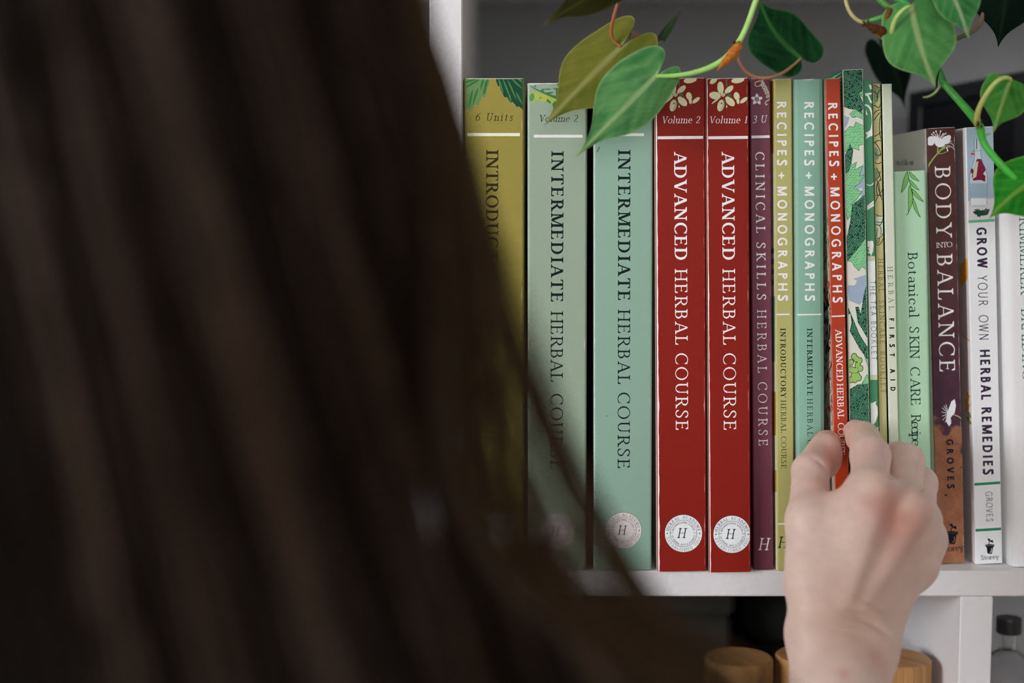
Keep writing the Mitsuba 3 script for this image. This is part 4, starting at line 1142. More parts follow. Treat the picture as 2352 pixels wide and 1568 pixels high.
def leaf(base, tip, width, colours, yb=-.03, yt=None, roll=0.0, tilt=0.0, fold=.12, curl=.10, lobe=.20, side=(1, 1), bend=0.0, seed=0, label=None, ns=44, nt=26, twist=0.0, full=.78):
    """A heart-shaped leaf from its stalk (pixel) to its tip (pixel); width in pixels; yb, yt: depths; roll: degrees about the midrib; side: scale of either half."""
    yt = yb if yt is None else yt
    p0, p1 = P(*base, yb), P(*tip, yt)
    L = np.linalg.norm(p1 - p0)
    e1 = (p1 - p0) / L
    n = np.array([0, -1.0, 0]) - e1 * (-e1[1])
    n /= np.linalg.norm(n)
    e2 = np.cross(e1, n)
    Wd = width * (D + (yb + yt) / 2) / F / 2
    s, t = np.meshgrid(np.linspace(0, 1, ns), np.linspace(-1, 1, nt), indexing='ij')
    sd = np.where(t < 0, side[0], side[1])
    ta = np.abs(t)
    ox, oy = OUTX(s), np.maximum(OUTY(s), 0)
    ox = np.where(ox < 0, ox * lobe / .17, np.maximum(ox, 1e-9) ** full)
    rib_at = np.clip((s - .22) / .78, 0, 1) ** 1.15
    X = L * (rib_at * (1 - ta) + ox * ta)
    Y = Wd * np.sign(t) * ta * oy * sd
    sl = np.clip(X / L, 0, 1)
    wv = oy
    a = np.radians(roll + twist * sl)
    V = fold * np.abs(Y) * -1                                   # the halves fold back from the rib
    Z = V - curl * L * (sl ** 2 - sl) * .9 - .25 * curl * (Y / max(Wd, 1e-6)) ** 2 * Wd
    rng = np.random.default_rng(seed)
    ph = rng.uniform(0, 6, 3)
    Z = Z + .012 * L * np.sin(sl * 7 + ph[0] + t * 2) * np.abs(t)
    Y2, Z2 = Y * np.cos(a) - Z * np.sin(a), Y * np.sin(a) + Z * np.cos(a)
    B = bend * L * np.sin(np.pi * sl)
    v = p0 + X[..., None] * e1 + (Y2 + B)[..., None] * e2 + Z2[..., None] * n
    # colour: rib and side veins paler
    mid, rib, dark = [lin(*c) / KREF for c in colours]
    q = np.abs(Y) / max(Wd, 1e-6)
    ribm = np.exp(-(q / .055) ** 2) * (1 - .5 * sl)
    vein = .5 + .5 * np.cos((sl - .55 * q ** 1.2) * 2 * np.pi * 5.0)
    vein = np.clip(vein, 0, 1) ** 9 * (1 - np.exp(-(q / .12) ** 2)) * .13
    nz = meshkit.fbm(np.stack([sl * 5 + seed * 3, t * 4, s * 0], -1), 3, seed)
    streak = meshkit.fbm(np.stack([(sl - .55 * q) * 8 + seed, q * 2.6 * np.sign(t), s * 0 + seed], -1), 4, seed + 5)
    m = np.clip((nz - .35) * 1.0 + (streak - .5) * 1.15 + .15, 0, 1)[..., None]
    c = dark * m + mid * (1 - m)
    c = c * (1 - np.clip(ribm + vein, 0, 1)[..., None]) + rib * np.clip(ribm + vein, 0, 1)[..., None]
    edge = (np.clip(ta - .965, 0, 1) / .035)[..., None]
    c = c * (1 - .4 * edge) + rib * .4 * edge
    i, j = np.meshgrid(np.arange(ns - 1), np.arange(nt - 1), indexing='ij')
    q = np.stack([i * nt + j, (i + 1) * nt + j, (i + 1) * nt + j + 1, i * nt + j + 1], -1).reshape(-1, 4)
    f = np.vstack([q[:, [0, 1, 2]], q[:, [0, 2, 3]]])
    key = number(plant + '__leaf')
    scene[key] = mikit.ply(trimesh.Trimesh(v.reshape(-1, 3), f, process=False), 'mat_leaf', smooth=True, color=np.clip(c.reshape(-1, 3) * .84, .002, .9))
    if label: labels[key] = {'label': label}
    return key


def stem(name, pts, r_px, c0, c1=None, sides=10, label=None, n=36, world=None):
    """A stalk through pixels with depths (px, py, y); widths in pixels; colour from c0 to c1."""
    w = np.array([P(*k) for k in pts])
    if world is not None:
        w = np.vstack([world, w])
    w = spline(w[:, [0, 2, 1]], n)[:, [0, 2, 1]]
    r = np.interp(np.linspace(0, 1, n), np.linspace(0, 1, len(np.atleast_1d(r_px))), np.atleast_1d(r_px)) / 2 * (D + w[:, 1]) / F
    m = tube(w, r, sides)
    a, b_ = lin(*c0) / KREF, lin(*(c1 or c0)) / KREF
    k = np.append(np.repeat(np.linspace(0, 1, n), sides), [0, 1])[:, None]
    cc = a * (1 - k) + b_ * k
    cc = cc * (.85 + .3 * meshkit.fbm(np.array(m.vertices) * 400, 2)[:, None])
    key = number(plant + '__' + name)
    scene[key] = mikit.ply(m, 'mat_stem', smooth=True, color=np.clip(cc, .003, .9))
    if label: labels[key] = {'label': label}
    return key


def sheath(pts, w_px, c0, c1, seed, label='dry brown sheath'):
    """A dry ragged scrap of leaf sheath: a bent strip with torn edges."""
    rng = np.random.default_rng(seed)
    w = np.array([P(*k) for k in pts])
    n = 22
    w = spline(w[:, [0, 2, 1]], n)[:, [0, 2, 1]]
    t = np.gradient(w, axis=0); t /= np.linalg.norm(t, axis=1, keepdims=True)
    b_ = np.cross(t, [0, -1.0, 0]); b_ /= np.linalg.norm(b_, axis=1, keepdims=True)
    sc = (D + w[:, 1]) / F
    wd = np.interp(np.linspace(0, 1, n), np.linspace(0, 1, len(w_px)), w_px) * sc * (1 + rng.uniform(-.22, .22, n))
    rows = []
    for k in (-1, -.5, 0, .5, 1):
        rows.append(w + b_ * (wd * k / 2)[:, None] + np.array([0, -1.0, 0]) * ((1 - k * k) * wd * .45)[:, None])
    v = np.stack(rows, 1).reshape(-1, 3)
    i, j = np.meshgrid(np.arange(n - 1), np.arange(4), indexing='ij')
    q = np.stack([i * 5 + j, (i + 1) * 5 + j, (i + 1) * 5 + j + 1, i * 5 + j + 1], -1).reshape(-1, 4)
    f = np.vstack([q[:, [0, 1, 2]], q[:, [0, 2, 3]]])
    k = np.repeat(np.linspace(0, 1, n), 5)[:, None]
    c = (lin(*c0) * (1 - k) + lin(*c1) * k) / KREF * (.7 + .6 * rng.random((n * 5, 1)))
    key = number(plant + '__sheath')
    scene[key] = mikit.ply(trimesh.Trimesh(v, f, process=False), 'mat_leaf', smooth=True, color=np.clip(c, .003, .9))
    labels[key] = {'label': label}


GRN = ((96, 150, 88), (168, 196, 138), (38, 104, 58))
BRT = ((64, 140, 52), (150, 190, 92), (26, 92, 34))
OLV = ((108, 106, 44), (146, 148, 92), (74, 92, 26))
DRK = ((22, 58, 32), (60, 110, 52), (10, 36, 20))
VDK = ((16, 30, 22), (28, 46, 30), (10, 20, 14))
MIDL = ((84, 142, 78), (172, 184, 128), (44, 110, 52))
YP = -.034
potx = np.array([.23, .13, UZ + .0183])
rim = [potx + [0, 0, .10], potx + [0, -.075, .118], [.19, -.012, UZ + .05]]

# leaves of the left vine
leaf((1462, -62), (1250, 56), 150, OLV[:1] + OLV[1:] if 0 else ((60, 62, 30), (90, 90, 50), (40, 44, 22)), YP - .02, YP - .035, roll=56, fold=.15, curl=-.10, seed=1, label='dark leaf cut off by the top of the frame')
leaf((1427, 107), (1250, 288), 186, OLV, -.022, -.030, roll=-22, fold=.22, curl=.14, side=(.95, 1.0), bend=0, full=.93, seed=2, lobe=.30, label='olive brown leaf')
leaf((1506, 175), (1322, 361), 168, GRN, -.036, -.046, roll=8, fold=.14, curl=.10, side=(.78, 1.0), bend=0, full=.93, seed=3, lobe=.22, label='bright green leaf')
leaf((1840, 134), (1745, 2), 140, DRK, -.022, -.012, roll=-6, fold=.10, curl=.12, bend=-.09, full=.58, seed=4, lobe=.16, label='dark green leaf pointing up')
stem('vine', [(1738, -4, YP), (1716, 58, YP), (1695, 100, YP), (1660, 138, YP), (1605, 164, YP), (1548, 174, YP), (1506, 175, -.036)], [14, 14, 13, 13, 13, 13, 9], (150, 176, 104), (136, 182, 92), world=[[.150, -.030, UZ + .03], [.1455, -.034, .150]], label='pale green vine')
stem('petiole', [(1692, 122, YP + .004), (1703, 152, YP + .004), (1730, 175, YP + .006), (1768, 178, -.028), (1812, 158, -.024), (1840, 134, -.022)], [8, 8, 7.5, 7], (150, 96, 72), (104, 84, 50), label='reddish leaf stalk')
stem('petiole', [(1416, 18, -.03), (1409, 42, -.028), (1404, 75, -.024), (1427, 107, -.022)], [8, 9, 8, 7], (124, 62, 42), (130, 80, 44), world=[P(1428, -40, -.035)], label='reddish leaf stalk')
sheath([(1700, 96, YP - .004), (1684, 122, YP - .005), (1668, 140, YP - .004), (1646, 163, YP - .002)], [14, 26, 16, 2], (176, 110, 48), (164, 92, 44), 3)
sheath([(1426, 84, -.012), (1450, 80, -.010), (1478, 92, -.008)], [14, 22, 8], (128, 120, 108), (116, 84, 72), 5, 'pale papery sheath')
stem('vine', [(1476, 95, -.008), (1498, 95, -.006), (1517, 87, -.005)], [9, 11, 9], (20, 24, 20), (22, 30, 24), label='dark node of the vine')
leaf((1516, 90), (1564, 24), 26, ((46, 62, 40), (60, 78, 50), (34, 48, 30)), -.005, .0, roll=40, fold=.3, lobe=.0, seed=6, label='narrow rolled young leaf')
# right vine
stem('vine', [(1942, -4, -.03), (1950, 24, -.03), (1966, 44, -.03), (1987, 52, -.03)], [7, 8, 8.5, 9], (150, 156, 96), (160, 152, 96), world=[[.195, -.026, UZ + .02]], label='thin yellowish vine')
stem('vine', [(2010, -14, -.028), (2030, 8, -.029), (2048, 20, -.03)], [12, 14, 15], (40, 120, 50), (70, 120, 50), world=[[.205, -.024, UZ + .03]])
stem('vine', [(2047, 24, -.03), (2030, 38, -.032), (2008, 45, -.032), (1988, 52, -.03)], [10, 12, 11, 11], (64, 160, 72), (78, 130, 60), label='shiny green vine')
stem('vine', [(1988, 52, -.03), (2006, 66, -.03), (2026, 82, -.029), (2046, 102, -.028)], [11, 13, 15, 13], (74, 84, 50), (150, 150, 96))
sheath([(1990, 52, -.036), (2008, 66, -.037), (2028, 74, -.037), (2034, 92, -.035)], [8, 20, 26, 8], (70, 44, 26), (92, 50, 28), 7)
sheath([(2046, 20, -.036), (2040, 34, -.037), (2035, 50, -.035)], [16, 14, 9], (96, 66, 34), (132, 78, 46), 8)
stem('petiole', [(2048, 103, -.030), (2048, 78, -.038), (2058, 42, -.044), (2078, 20, -.046), (2093, 14, -.044)], [12, 11, 10, 9, 7], (160, 168, 104), (150, 180, 96), label='pale leaf stalk')
stem('vine', [(2030, -12, -.03), (2062, -2, -.036), (2086, 10, -.040), (2096, 16, -.040)], [14, 16, 14, 8], (40, 124, 56), (44, 120, 50))
leaf((2093, 14), (2148, 199), 166, MIDL, -.042, -.050, roll=-12, fold=.20, curl=.10, side=(1.0, .95), bend=.03, full=.60, seed=7, lobe=.10, label='large mid green leaf with a pale rib')
leaf((2150, 60), (2152, 205), 105, VDK, -.018, -.014, roll=30, fold=.1, curl=.05, side=(.5, 1.0), seed=8, lobe=.05, label='dark leaf behind the large leaf')
leaf((2166, -52), (2226, 92), 118, ((60, 124, 66), (178, 188, 150), (30, 92, 44)), -.052, -.062, roll=-8, fold=.24, curl=.12, side=(1.0, .72), bend=-.03, seed=9, label='leaf with a pale turned-up edge')
leaf((2318, -62), (2292, 111), 152, VDK, .004, .002, roll=6, fold=.15, curl=.10, seed=10, label='nearly black leaf in shade')
stem('petiole', [(2186, 96, -.008), (2222, 78, -.006), (2246, 62, -.002), (2256, 30, .004)], [8, 11, 13, 9], (56, 70, 40), (96, 76, 60))
leaf((2022, 106), (2080, 254), 96, VDK, .150, .160, roll=10, fold=.18, curl=.05, side=(1.0, .9), bend=-.06, seed=11, lobe=.16, label='dark drooping leaf behind the thin booklets')
stem('petiole', [(2022, 106, .150), (2036, 96, .10), (2044, 100, .02)], [7, 8, 8], (40, 50, 34), (60, 70, 46))
stem('vine', [(2168, 192, -.012), (2200, 228, -.018), (2230, 262, -.026), (2250, 290, -.034), (2256, 318, -.040), (2276, 352, -.044), (2312, 392, -.046), (2332, 412, -.046)], [16, 17, 18, 20, 17, 17, 17, 16], (52, 116, 44), (62, 166, 52), label='thick bright green vine')
stem('vine', [(2168, 192, -.012), (2150, 150, -.004), (2120, 90, -.004), (2100, 30, -.008)], [16, 15, 14, 14], (44, 100, 44), (40, 110, 46), n=24)
stem('petiole', [(2246, 288, -.038), (2246, 258, -.044), (2266, 216, -.050), (2294, 184, -.052), (2312, 178, -.050), (2322, 184, -.046)], [14, 13, 12, 11, 10, 8], (160, 152, 84), (148, 172, 92), label='pale yellowish leaf stalk')
leaf((2322, 182), (2282, 304), 128, ((72, 140, 58), (160, 184, 110), (34, 96, 32)), -.044, -.046, roll=8, fold=.20, curl=.08, side=(1.0, .85), bend=.02, seed=12, lobe=.02, label='green leaf with its stalk curving over it')
leaf((2392, 404), (2271, 502), 140, ((46, 140, 44), (140, 180, 80), (22, 100, 26)), -.046, -.052, roll=-6, fold=.16, curl=.10, bend=.05, seed=13, lobe=.2, label='bright green leaf cut off by the right edge')
stem('tendril', [(2158, 196, -.048), (2148, 212, -.050), (2134, 221, -.050), (2120, 223, -.050)], [4, 5, 4, 2.5], (120, 150, 84), (130, 156, 92))
stem('tendril', [(2252, 306, -.038), (2264, 309, -.040), (2276, 306, -.042)], [4, 6, 2], (70, 140, 50), (90, 150, 60))
rngh = np.random.default_rng(17)
hair_pts = []
for cx, cy, yy in ((1990, 53, -.033), (2044, 26, -.034), (2034, 90, -.034), (2252, 284, -.042), (1692, 102, -.038)):
    for _ in range(7):
        a = rngh.uniform(0, 6.28)
        p0 = P(cx + 4 * math.cos(a), cy + 4 * math.sin(a), yy)
        p1 = P(cx + 11 * math.cos(a), cy + 11 * math.sin(a), yy - .002)
        hair_pts.append(tube(np.array([p0, (p0 + p1) / 2 + [0, -.0006, 0], p1]), [.0005, .0004, .0002], 5))
part(plant, 'root_nubs', cat(hair_pts), cmat((40, 26, 18), .8))
labels[plant + '__root_nubs'] = {'label': 'brown aerial root nubs', 'kind': 'stuff'}
mat('terracotta', [.45, .20, .12], .8, .2)
mat('soil', [.03, .022, .015], .95, .1)
part(plant, 'pot', lathe([(0, 0), (.055, 0), (.068, .11), (.074, .11), (.074, .13), (.062, .13), (.060, .115), (.050, .006), (0, .006)], potx, 40), 'mat_terracotta', smooth=40)
part(plant, 'soil', lathe([(0, .10), (.0575, .10), (.0575, .105), (0, .108)], potx, 32), 'mat_soil', smooth=40)
for p1 in ([.150, -.030, UZ + .03], [.195, -.026, UZ + .02], [.205, -.024, UZ + .03]):
    w_ = spline(np.array([potx + [0, -.02, .10], potx + [-.01, -.06, .15], [(p1[0] + potx[0]) / 2, .02, UZ + .09], p1]), 24)
    m_ = tube(w_, .0017, 8)
    key = number(plant + '__vine')
    scene[key] = mikit.ply(m_, 'mat_stem', smooth=True, color=np.tile(lin(90, 130, 60) / KREF, (len(m_.vertices), 1)))
# ------------------------------------------------------------------ the person: one body surface from bones, hair, clothes
def surface_net(f, lo, hi, h):
    """A closed triangle mesh of f(points) = 0 on a grid of step h (f < 0 inside)."""
    n = np.ceil((np.array(hi) - lo) / h).astype(int) + 1
    ax = [lo[k] + h * np.arange(n[k]) for k in range(3)]
    g = np.empty(n, np.float32)
    for i in range(0, n[0], 16):
        X = np.stack(np.meshgrid(ax[0][i:i + 16], ax[1], ax[2], indexing='ij'), -1).astype(np.float32)
        g[i:i + 16] = f(X)
    s = g < 0
    c = np.zeros(n - 1, np.int32)
    for a in (0, 1):
        for b in (0, 1):
            for d in (0, 1):
                c += s[a:n[0] - 1 + a, b:n[1] - 1 + b, d:n[2] - 1 + d]
    act = (c > 0) & (c < 8)
    idx = np.full(n - 1, -1, np.int64)
    cells = np.argwhere(act)
    idx[act] = np.arange(len(cells))
    acc, cnt = np.zeros((len(cells), 3)), np.zeros(len(cells))
    corner = [np.array(k) for k in np.ndindex(2, 2, 2)]
    for p in corner:
        for k in range(3):
            if p[k] == 0:
                q = p.copy(); q[k] = 1
                A, B = cells + p, cells + q
                ga, gb = g[tuple(A.T)], g[tuple(B.T)]
                m = (ga < 0) != (gb < 0)
                t = ga[m] / (ga[m] - gb[m])
                pt = A[m].astype(float)
                pt[:, k] += t
                acc[m] += pt; cnt[m] += 1
    v = acc / cnt[:, None] * h + np.array(lo)
    F_ = []
    for k in range(3):
        o = [j for j in range(3) if j != k]
        sl0 = [slice(1, -1)] * 3; sl1 = [slice(1, -1)] * 3
        sl0[k] = slice(0, n[k] - 1); sl1[k] = slice(1, n[k])
        a, b = s[tuple(sl0)], s[tuple(sl1)]
        e = np.argwhere(a != b)
        flip = a[tuple(e.T)]
        base = e.copy()
        base[:, o[0]] += 1; base[:, o[1]] += 1
        q = []
        for da, db in ((-1, -1), (0, -1), (0, 0), (-1, 0)):
            cc = base.copy(); cc[:, o[0]] += da; cc[:, o[1]] += db
            q.append(idx[tuple(cc.T)])
        q = np.stack(q, 1)
        if k == 1:
            flip = ~flip
        q[~flip] = q[~flip][:, ::-1]
        F_.append(q)
    q = np.vstack(F_)
    return trimesh.Trimesh(v, np.vstack([q[:, [0, 1, 2]], q[:, [0, 2, 3]]]), process=False)


def relax(m, n, lam=.5, mu=-.52):
    """Smooths without shrinking."""
    import scipy.sparse as sp
    e = m.edges_unique
    N = len(m.vertices)
    A = sp.coo_matrix((np.ones(2 * len(e)), (np.r_[e[:, 0], e[:, 1]], np.r_[e[:, 1], e[:, 0]])), shape=(N, N)).tocsr()
    dg = np.maximum(np.asarray(A.sum(1)).ravel(), 1)[:, None]
    v = np.array(m.vertices)
    for k in range(n):
        v = v + (lam if k % 2 == 0 else mu) * ((A @ v) / dg - v)
    m.vertices = v


def bone(X, a, b, ra, rb):
    a, b = np.asarray(a, np.float32), np.asarray(b, np.float32)
    ba = b - a
    h = np.clip(((X - a) @ ba) / (ba @ ba), 0, 1)
    d = X - a - h[..., None] * ba
    return np.sqrt((d * d).sum(-1)) - (ra + (rb - ra) * h)


def blob(X, c, r):
    q = (X - np.asarray(c, np.float32)) / np.asarray(r, np.float32)
    k = np.sqrt((q * q).sum(-1))
    return (k - 1) * min(r)


def smin(a, b, k):
    h = np.clip(.5 + .5 * (b - a) / k, 0, 1)
    return b + (a - b) * h - k * h * (1 - h)


J = lambda px, py, y: P(px, py, y)
mm = .001
# joints of the right hand (pixel, pixel, depth)
WR, WU = J(1880, 1452, -.098), J(1980, 1470, -.092)              # wrist, thumb side and little-finger side
CM = J(1862, 1340, -.092)                                          # root of the thumb
TM, TI, TT = J(1860, 1195, -.076), J(1862, 1082, -.044), J(1899, 1022, -.0098)
M2, P2, D2, T2 = J(2000, 1130, -.084), J(1999, 1046, -.057), J(1982, 1006, -.028), J(1966, 992, -.0078)
M3, P3, D3, T3 = J(2080, 1168, -.079), J(2080, 1060, -.046), J(2062, 1052, -.030), J(2040, 1072, -.014)
M4, P4, D4, T4_ = J(2106, 1200, -.066), J(2112, 1110, -.038), J(2100, 1106, -.020), J(2080, 1124, -.010)
M5, P5, D5, T5 = J(2118, 1240, -.052), J(2120, 1178, -.027), J(2110, 1168, -.016), J(2090, 1182, -.010)
FE = J(1932, 1568, -.112)                                          # along the forearm
ELB = np.array([.150, -.245, -.415])
SHO = np.array([.045, -.455, -.235])


def hand_sdf(X):
    # palm: metacarpals fused
    d = bone(X, WR, M2, 15 * mm, 10.5 * mm)
    d = smin(d, bone(X, (WR + WU) / 2, M3, 15.5 * mm, 10.5 * mm), .012)
    d = smin(d, bone(X, WU, M4, 14 * mm, 10 * mm), .012)
    d = smin(d, bone(X, WU, M5, 13 * mm, 9.5 * mm), .012)
    d = smin(d, bone(X, M2, M3, 8 * mm, 8 * mm), .010)
    d = smin(d, bone(X, M3, M4, 8 * mm, 8 * mm), .010)
    d = smin(d, bone(X, M4, M5, 8 * mm, 8 * mm), .010)
    # the side of the hand below the little finger
    d = smin(d, bone(X, J(2108, 1300, -.066), M5, 10 * mm, 8 * mm), .012)
    # wrist and forearm
    FR, FU = FE + [-.0125, 0, 0], FE + [.0125, .004, 0]
    wr = smin(bone(X, WR, FR, 13.5 * mm, 12.5 * mm), bone(X, WU, FU, 12.5 * mm, 12.5 * mm), .010)
    wr = smin(wr, bone(X, (WR + WU) / 2, FE, 14.5 * mm, 15 * mm), .008)
    wr = smin(wr, bone(X, FE, ELB, 20 * mm, 38 * mm), .010)
    wr = smin(wr, blob(X, J(2008, 1500, -.100), (9 * mm, 8 * mm, 12 * mm)), .008)
    d = smin(d, wr, .012)
    # thumb
    th = bone(X, CM, TM, 13.5 * mm, 11.5 * mm)
    th = smin(th, bone(X, TM, TI, 11 * mm, 9.6 * mm), .006)
    th2 = bone(X, TI, TT, 9.8 * mm, 8.6 * mm)
    th2 = smin(th2, blob(X, J(1902, 1048, -.022), (7.5 * mm, 8 * mm, 12 * mm)), .005)       # its pad, pressed against the book
    d = smin(d, th, .011)
    th = smin(th, th2, .0035)
    # web between thumb and first finger
    d = smin(d, bone(X, J(1884, 1190, -.074), J(1960, 1150, -.078), 7.5 * mm, 7.5 * mm), .010)
    # fingers
    f2 = bone(X, M2, P2, 10.6 * mm, 9.7 * mm)
    f2 = smin(f2, bone(X, P2, D2, 9.7 * mm, 8.6 * mm), .005)
    f2 = smin(f2, bone(X, D2, T2, 8.4 * mm, 7.2 * mm), .004)
    f3 = smin(bone(X, M3, P3, 10.2 * mm, 9.4 * mm), bone(X, P3, D3, 9.4 * mm, 8.4 * mm), .004)
    f3 = smin(f3, bone(X, D3, T3, 8.4 * mm, 7.4 * mm), .004)
    f4 = smin(bone(X, M4, P4, 10 * mm, 9 * mm), bone(X, P4, D4, 9 * mm, 8 * mm), .004)
    f4 = smin(f4, bone(X, D4, T4_, 8 * mm, 7 * mm), .004)
    f5 = smin(bone(X, M5, P5, 9.4 * mm, 8 * mm), bone(X, P5, D5, 7.8 * mm, 7 * mm), .004)
    f5 = smin(f5, bone(X, D5, T5, 7 * mm, 6.4 * mm), .004)
    fg = smin(smin(f2, f3, .0012), smin(f4, f5, .0012), .0012)
    d = smin(d, fg, .0055)
    d = smin(d, th, .0010)
    # knuckles
    for m_, r_ in ((M2, 9.2), (M3, 9.4), (M4, 8.2), (M5, 8.6)):
        d = smin(d, blob(X, m_ + [0, -.0048, .003], (r_ * mm, r_ * mm, r_ * mm)), .007)
    # tendons
    for m_, q_ in ((M2, .30), (M3, .5), (M4, .72)):
        a_ = m_ + [0, -.0085, -.008]
        b__ = WR + (WU - WR) * q_ + [0, -.0165, .008]
        d = smin(d, bone(X, a_, a_ + (b__ - a_) * .75, 2.0 * mm, 1.6 * mm), .009)
    return d




def on_skin(px, py):
    """Where the sight line through this pixel meets the hand."""
    ys = np.linspace(-.15, -.005, 291)
    p = np.array([P(px, py, y) for y in ys], np.float32)
    d = hand_sdf(p)
    k = int(np.argmax(d < 0)) if (d < 0).any() else 200
    return p[k]


FOLDS = [[on_skin(*k) for k in ln] for ln in ([(2038, 1024), (2040, 1050), (2044, 1074), (2048, 1096)], [(2116, 1072), (2117, 1100), (2115, 1130)], [(1884, 1062), (1898, 1078), (1912, 1098)])]
FOLD_R = [.0024, .0016, .0007]


def hand_folded(X):
    d = hand_sdf(X)
    for ln, r in zip(FOLDS, FOLD_R):
        for a, b in zip(ln[:-1], ln[1:]):
            d = -smin(-d, bone(X, a, b, r, r * .8), .0014)
    return d


h1 = surface_net(hand_folded, (.085, -.185, -.300), (.285, .012, -.020), .0012)
relax(h1, 4)


def press(mesh, line, depth, width, ymax=-.03):
    """A crease in the skin along photograph points, pressed in along the surface normal."""
    v = np.array(mesh.vertices)
    nrm_ = mesh.vertex_normals
    w = spline(np.array([P(*k) for k in line])[:, [0, 2, 1]], 60)[:, [0, 2, 1]]
    from scipy.spatial import cKDTree
    near = cKDTree(w[:, [0, 2]])
    dist, i = near.query(v[:, [0, 2]])
    tt = np.sin(np.pi * np.clip(i / 59, .02, .98)) ** .5
    sel = (nrm_[:, 1] < .2)
    amp = depth * np.exp(-(dist / width) ** 2) * tt * sel
    mesh.vertices = v - nrm_ * amp[:, None]


for ln, dp, wd in (([(1930, 1404, -.11), (1975, 1418, -.11), (2020, 1440, -.105), (2046, 1456, -.10)], .0016, .0013), ([(1965, 1372, -.11), (2010, 1392, -.11), (2052, 1424, -.105)], .0010, .0012),
                   ([(1900, 1446, -.115), (1950, 1452, -.115), (1990, 1462, -.112)], .0005, .0010), ([(1880, 1392, -.115), (1940, 1388, -.115), (1990, 1400, -.115)], .0004, .0010),
                   ([(1868, 1056, -.062), (1892, 1068, -.058), (1910, 1090, -.056)], .0009, .0012), ([(1880, 1100, -.066), (1900, 1106, -.066), (1912, 1116, -.066)], .0006, .001), ([(1830, 1068, -.065), (1850, 1054, -.065), (1872, 1050, -.062)], .0004, .0010),
                   ([(2036, 1022, -.07), (2040, 1060, -.075), (2045, 1094, -.08)], .0004, .0018), ([(2117, 1082, -.06), (2117, 1110, -.06), (2115, 1140, -.065)], .0011, .0012),
                   ([(1975, 1068, -.075), (1995, 1064, -.078), (2016, 1070, -.075)], .0003, .0010)):
    press(h1, ln, dp, wd)
hand = h1

# the rest of the body, coarser; it continues the forearm under the sleeve
HEAD = np.array([-.128, -.380, .065])


def figure_sdf(X):
    hp = np.array([-.12, -.44, -.62])
    d = blob(X, HEAD + [0, .0, .02], (.074, .092, .105))
    d = smin(d, blob(X, HEAD + [0, .035, -.05], (.055, .060, .070)), .03)                # face and jaw
    d = smin(d, blob(X, HEAD + [0, .100, -.012], (.011, .018, .020)), .012)              # nose
    d = smin(d, blob(X, HEAD + [0, .093, -.055], (.022, .008, .008)), .010)              # mouth
    d = smin(d, blob(X, HEAD + [-.074, -.005, -.01], (.008, .018, .030)), .006)
    d = smin(d, blob(X, HEAD + [.074, -.005, -.01], (.008, .018, .030)), .006)
    d = smin(d, bone(X, HEAD + [0, -.015, -.06], [-.125, -.42, -.17], .052, .056), .03)  # neck
    ls = np.array([-.295, -.455, -.235])
    d = smin(d, bone(X, [-.125, -.43, -.20], SHO, .055, .050), .05)
    d = smin(d, bone(X, [-.125, -.43, -.20], ls, .055, .050), .05)
    d = smin(d, blob(X, [-.125, -.435, -.36], (.160, .105, .20)), .05)
    d = smin(d, blob(X, [-.125, -.44, -.60], (.135, .10, .16)), .06)
    d = smin(d, blob(X, [-.125, -.45, -.76], (.165, .118, .13)), .06)
    d = smin(d, bone(X, SHO, ELB, .047, .038), .03)
    d = smin(d, bone(X, ELB, FE + (ELB - FE) * .15, .038, .025), .02)
    le, lw = np.array([-.35, -.44, -.50]), np.array([-.33, -.36, -.72])
    d = smin(d, bone(X, ls, le, .046, .036), .03)
    d = smin(d, bone(X, le, lw, .035, .024), .02)
    d = smin(d, bone(X, lw, lw + [.01, .03, -.10], .024, .016), .02)                     # the other hand, hanging
    for k in range(4):
        a_ = lw + [.012 + (k - 1.5) * .002, .012 + k * .018, -.075]
        d = smin(d, bone(X, a_, a_ + [.006, .01, -.075 + abs(k - 1.5) * .008], .0085, .007), .006)
    d = smin(d, bone(X, lw + [.008, .03, -.04], lw + [.03, .068, -.085], .010, .008), .008)
    for s in (-1, 1):
        hip, kn, an = np.array([-.125 + s * .085, -.45, -.80]), np.array([-.125 + s * .09, -.435, -1.10]), np.array([-.125 + s * .09, -.46, FLOOR_Z + .07])
        d = smin(d, bone(X, hip, kn, .082, .052), .04)
        d = smin(d, bone(X, kn, an, .050, .036), .03)
        d = smin(d, bone(X, an + [0, -.01, -.035], an + [s * .01, .15, -.048], .032, .024), .03)
    return d


def tidy(m):
    relax(m, 10)
    return m


fig = tidy(surface_net(figure_sdf, (-.47, -.66, FLOOR_Z - .01), (.27, -.06, .24), .008))
body = cat([hand, fig])
v_ = np.array(body.vertices)
person = thing('person', 'long-haired person seen from behind, reaching to pull a red book from the row', 'person')


def lobe_(p, c, r):
    d = dr.sqrt(dr.square(p.x - float(c[0])) + dr.square(p.y - float(c[1])) + dr.square(p.z - float(c[2])))
    return dr.exp(-dr.square(d / r))


RED = [(J(2022, 1142, -.094), .010, .85), (J(2060, 1196, -.094), .012, .9), (J(2092, 1190, -.09), .010, .6), (TT, .016, .9), (J(1920, 1060, -.040), .014, .9), (J(1900, 1110, -.07), .012, .5), (J(1990, 1040, -.07), .012, .25), (J(2036, 1240, -.09), .016, .35), (J(2024, 1512, -.12), .008, .5), (J(1938, 1546, -.13), .003, .6), (J(1960, 985, -.03), .010, .35)]
TAN = [(J(1930, 1430, -.115), .020, .45), (J(1990, 1390, -.11), .022, .45), (J(2070, 1260, -.09), .022, .35)]
YEL = [(J(2000, 1108, -.096), .008, .5), (J(2094, 1164, -.09), .008, .45), (J(1985, 1005, -.05), .010, .3)]


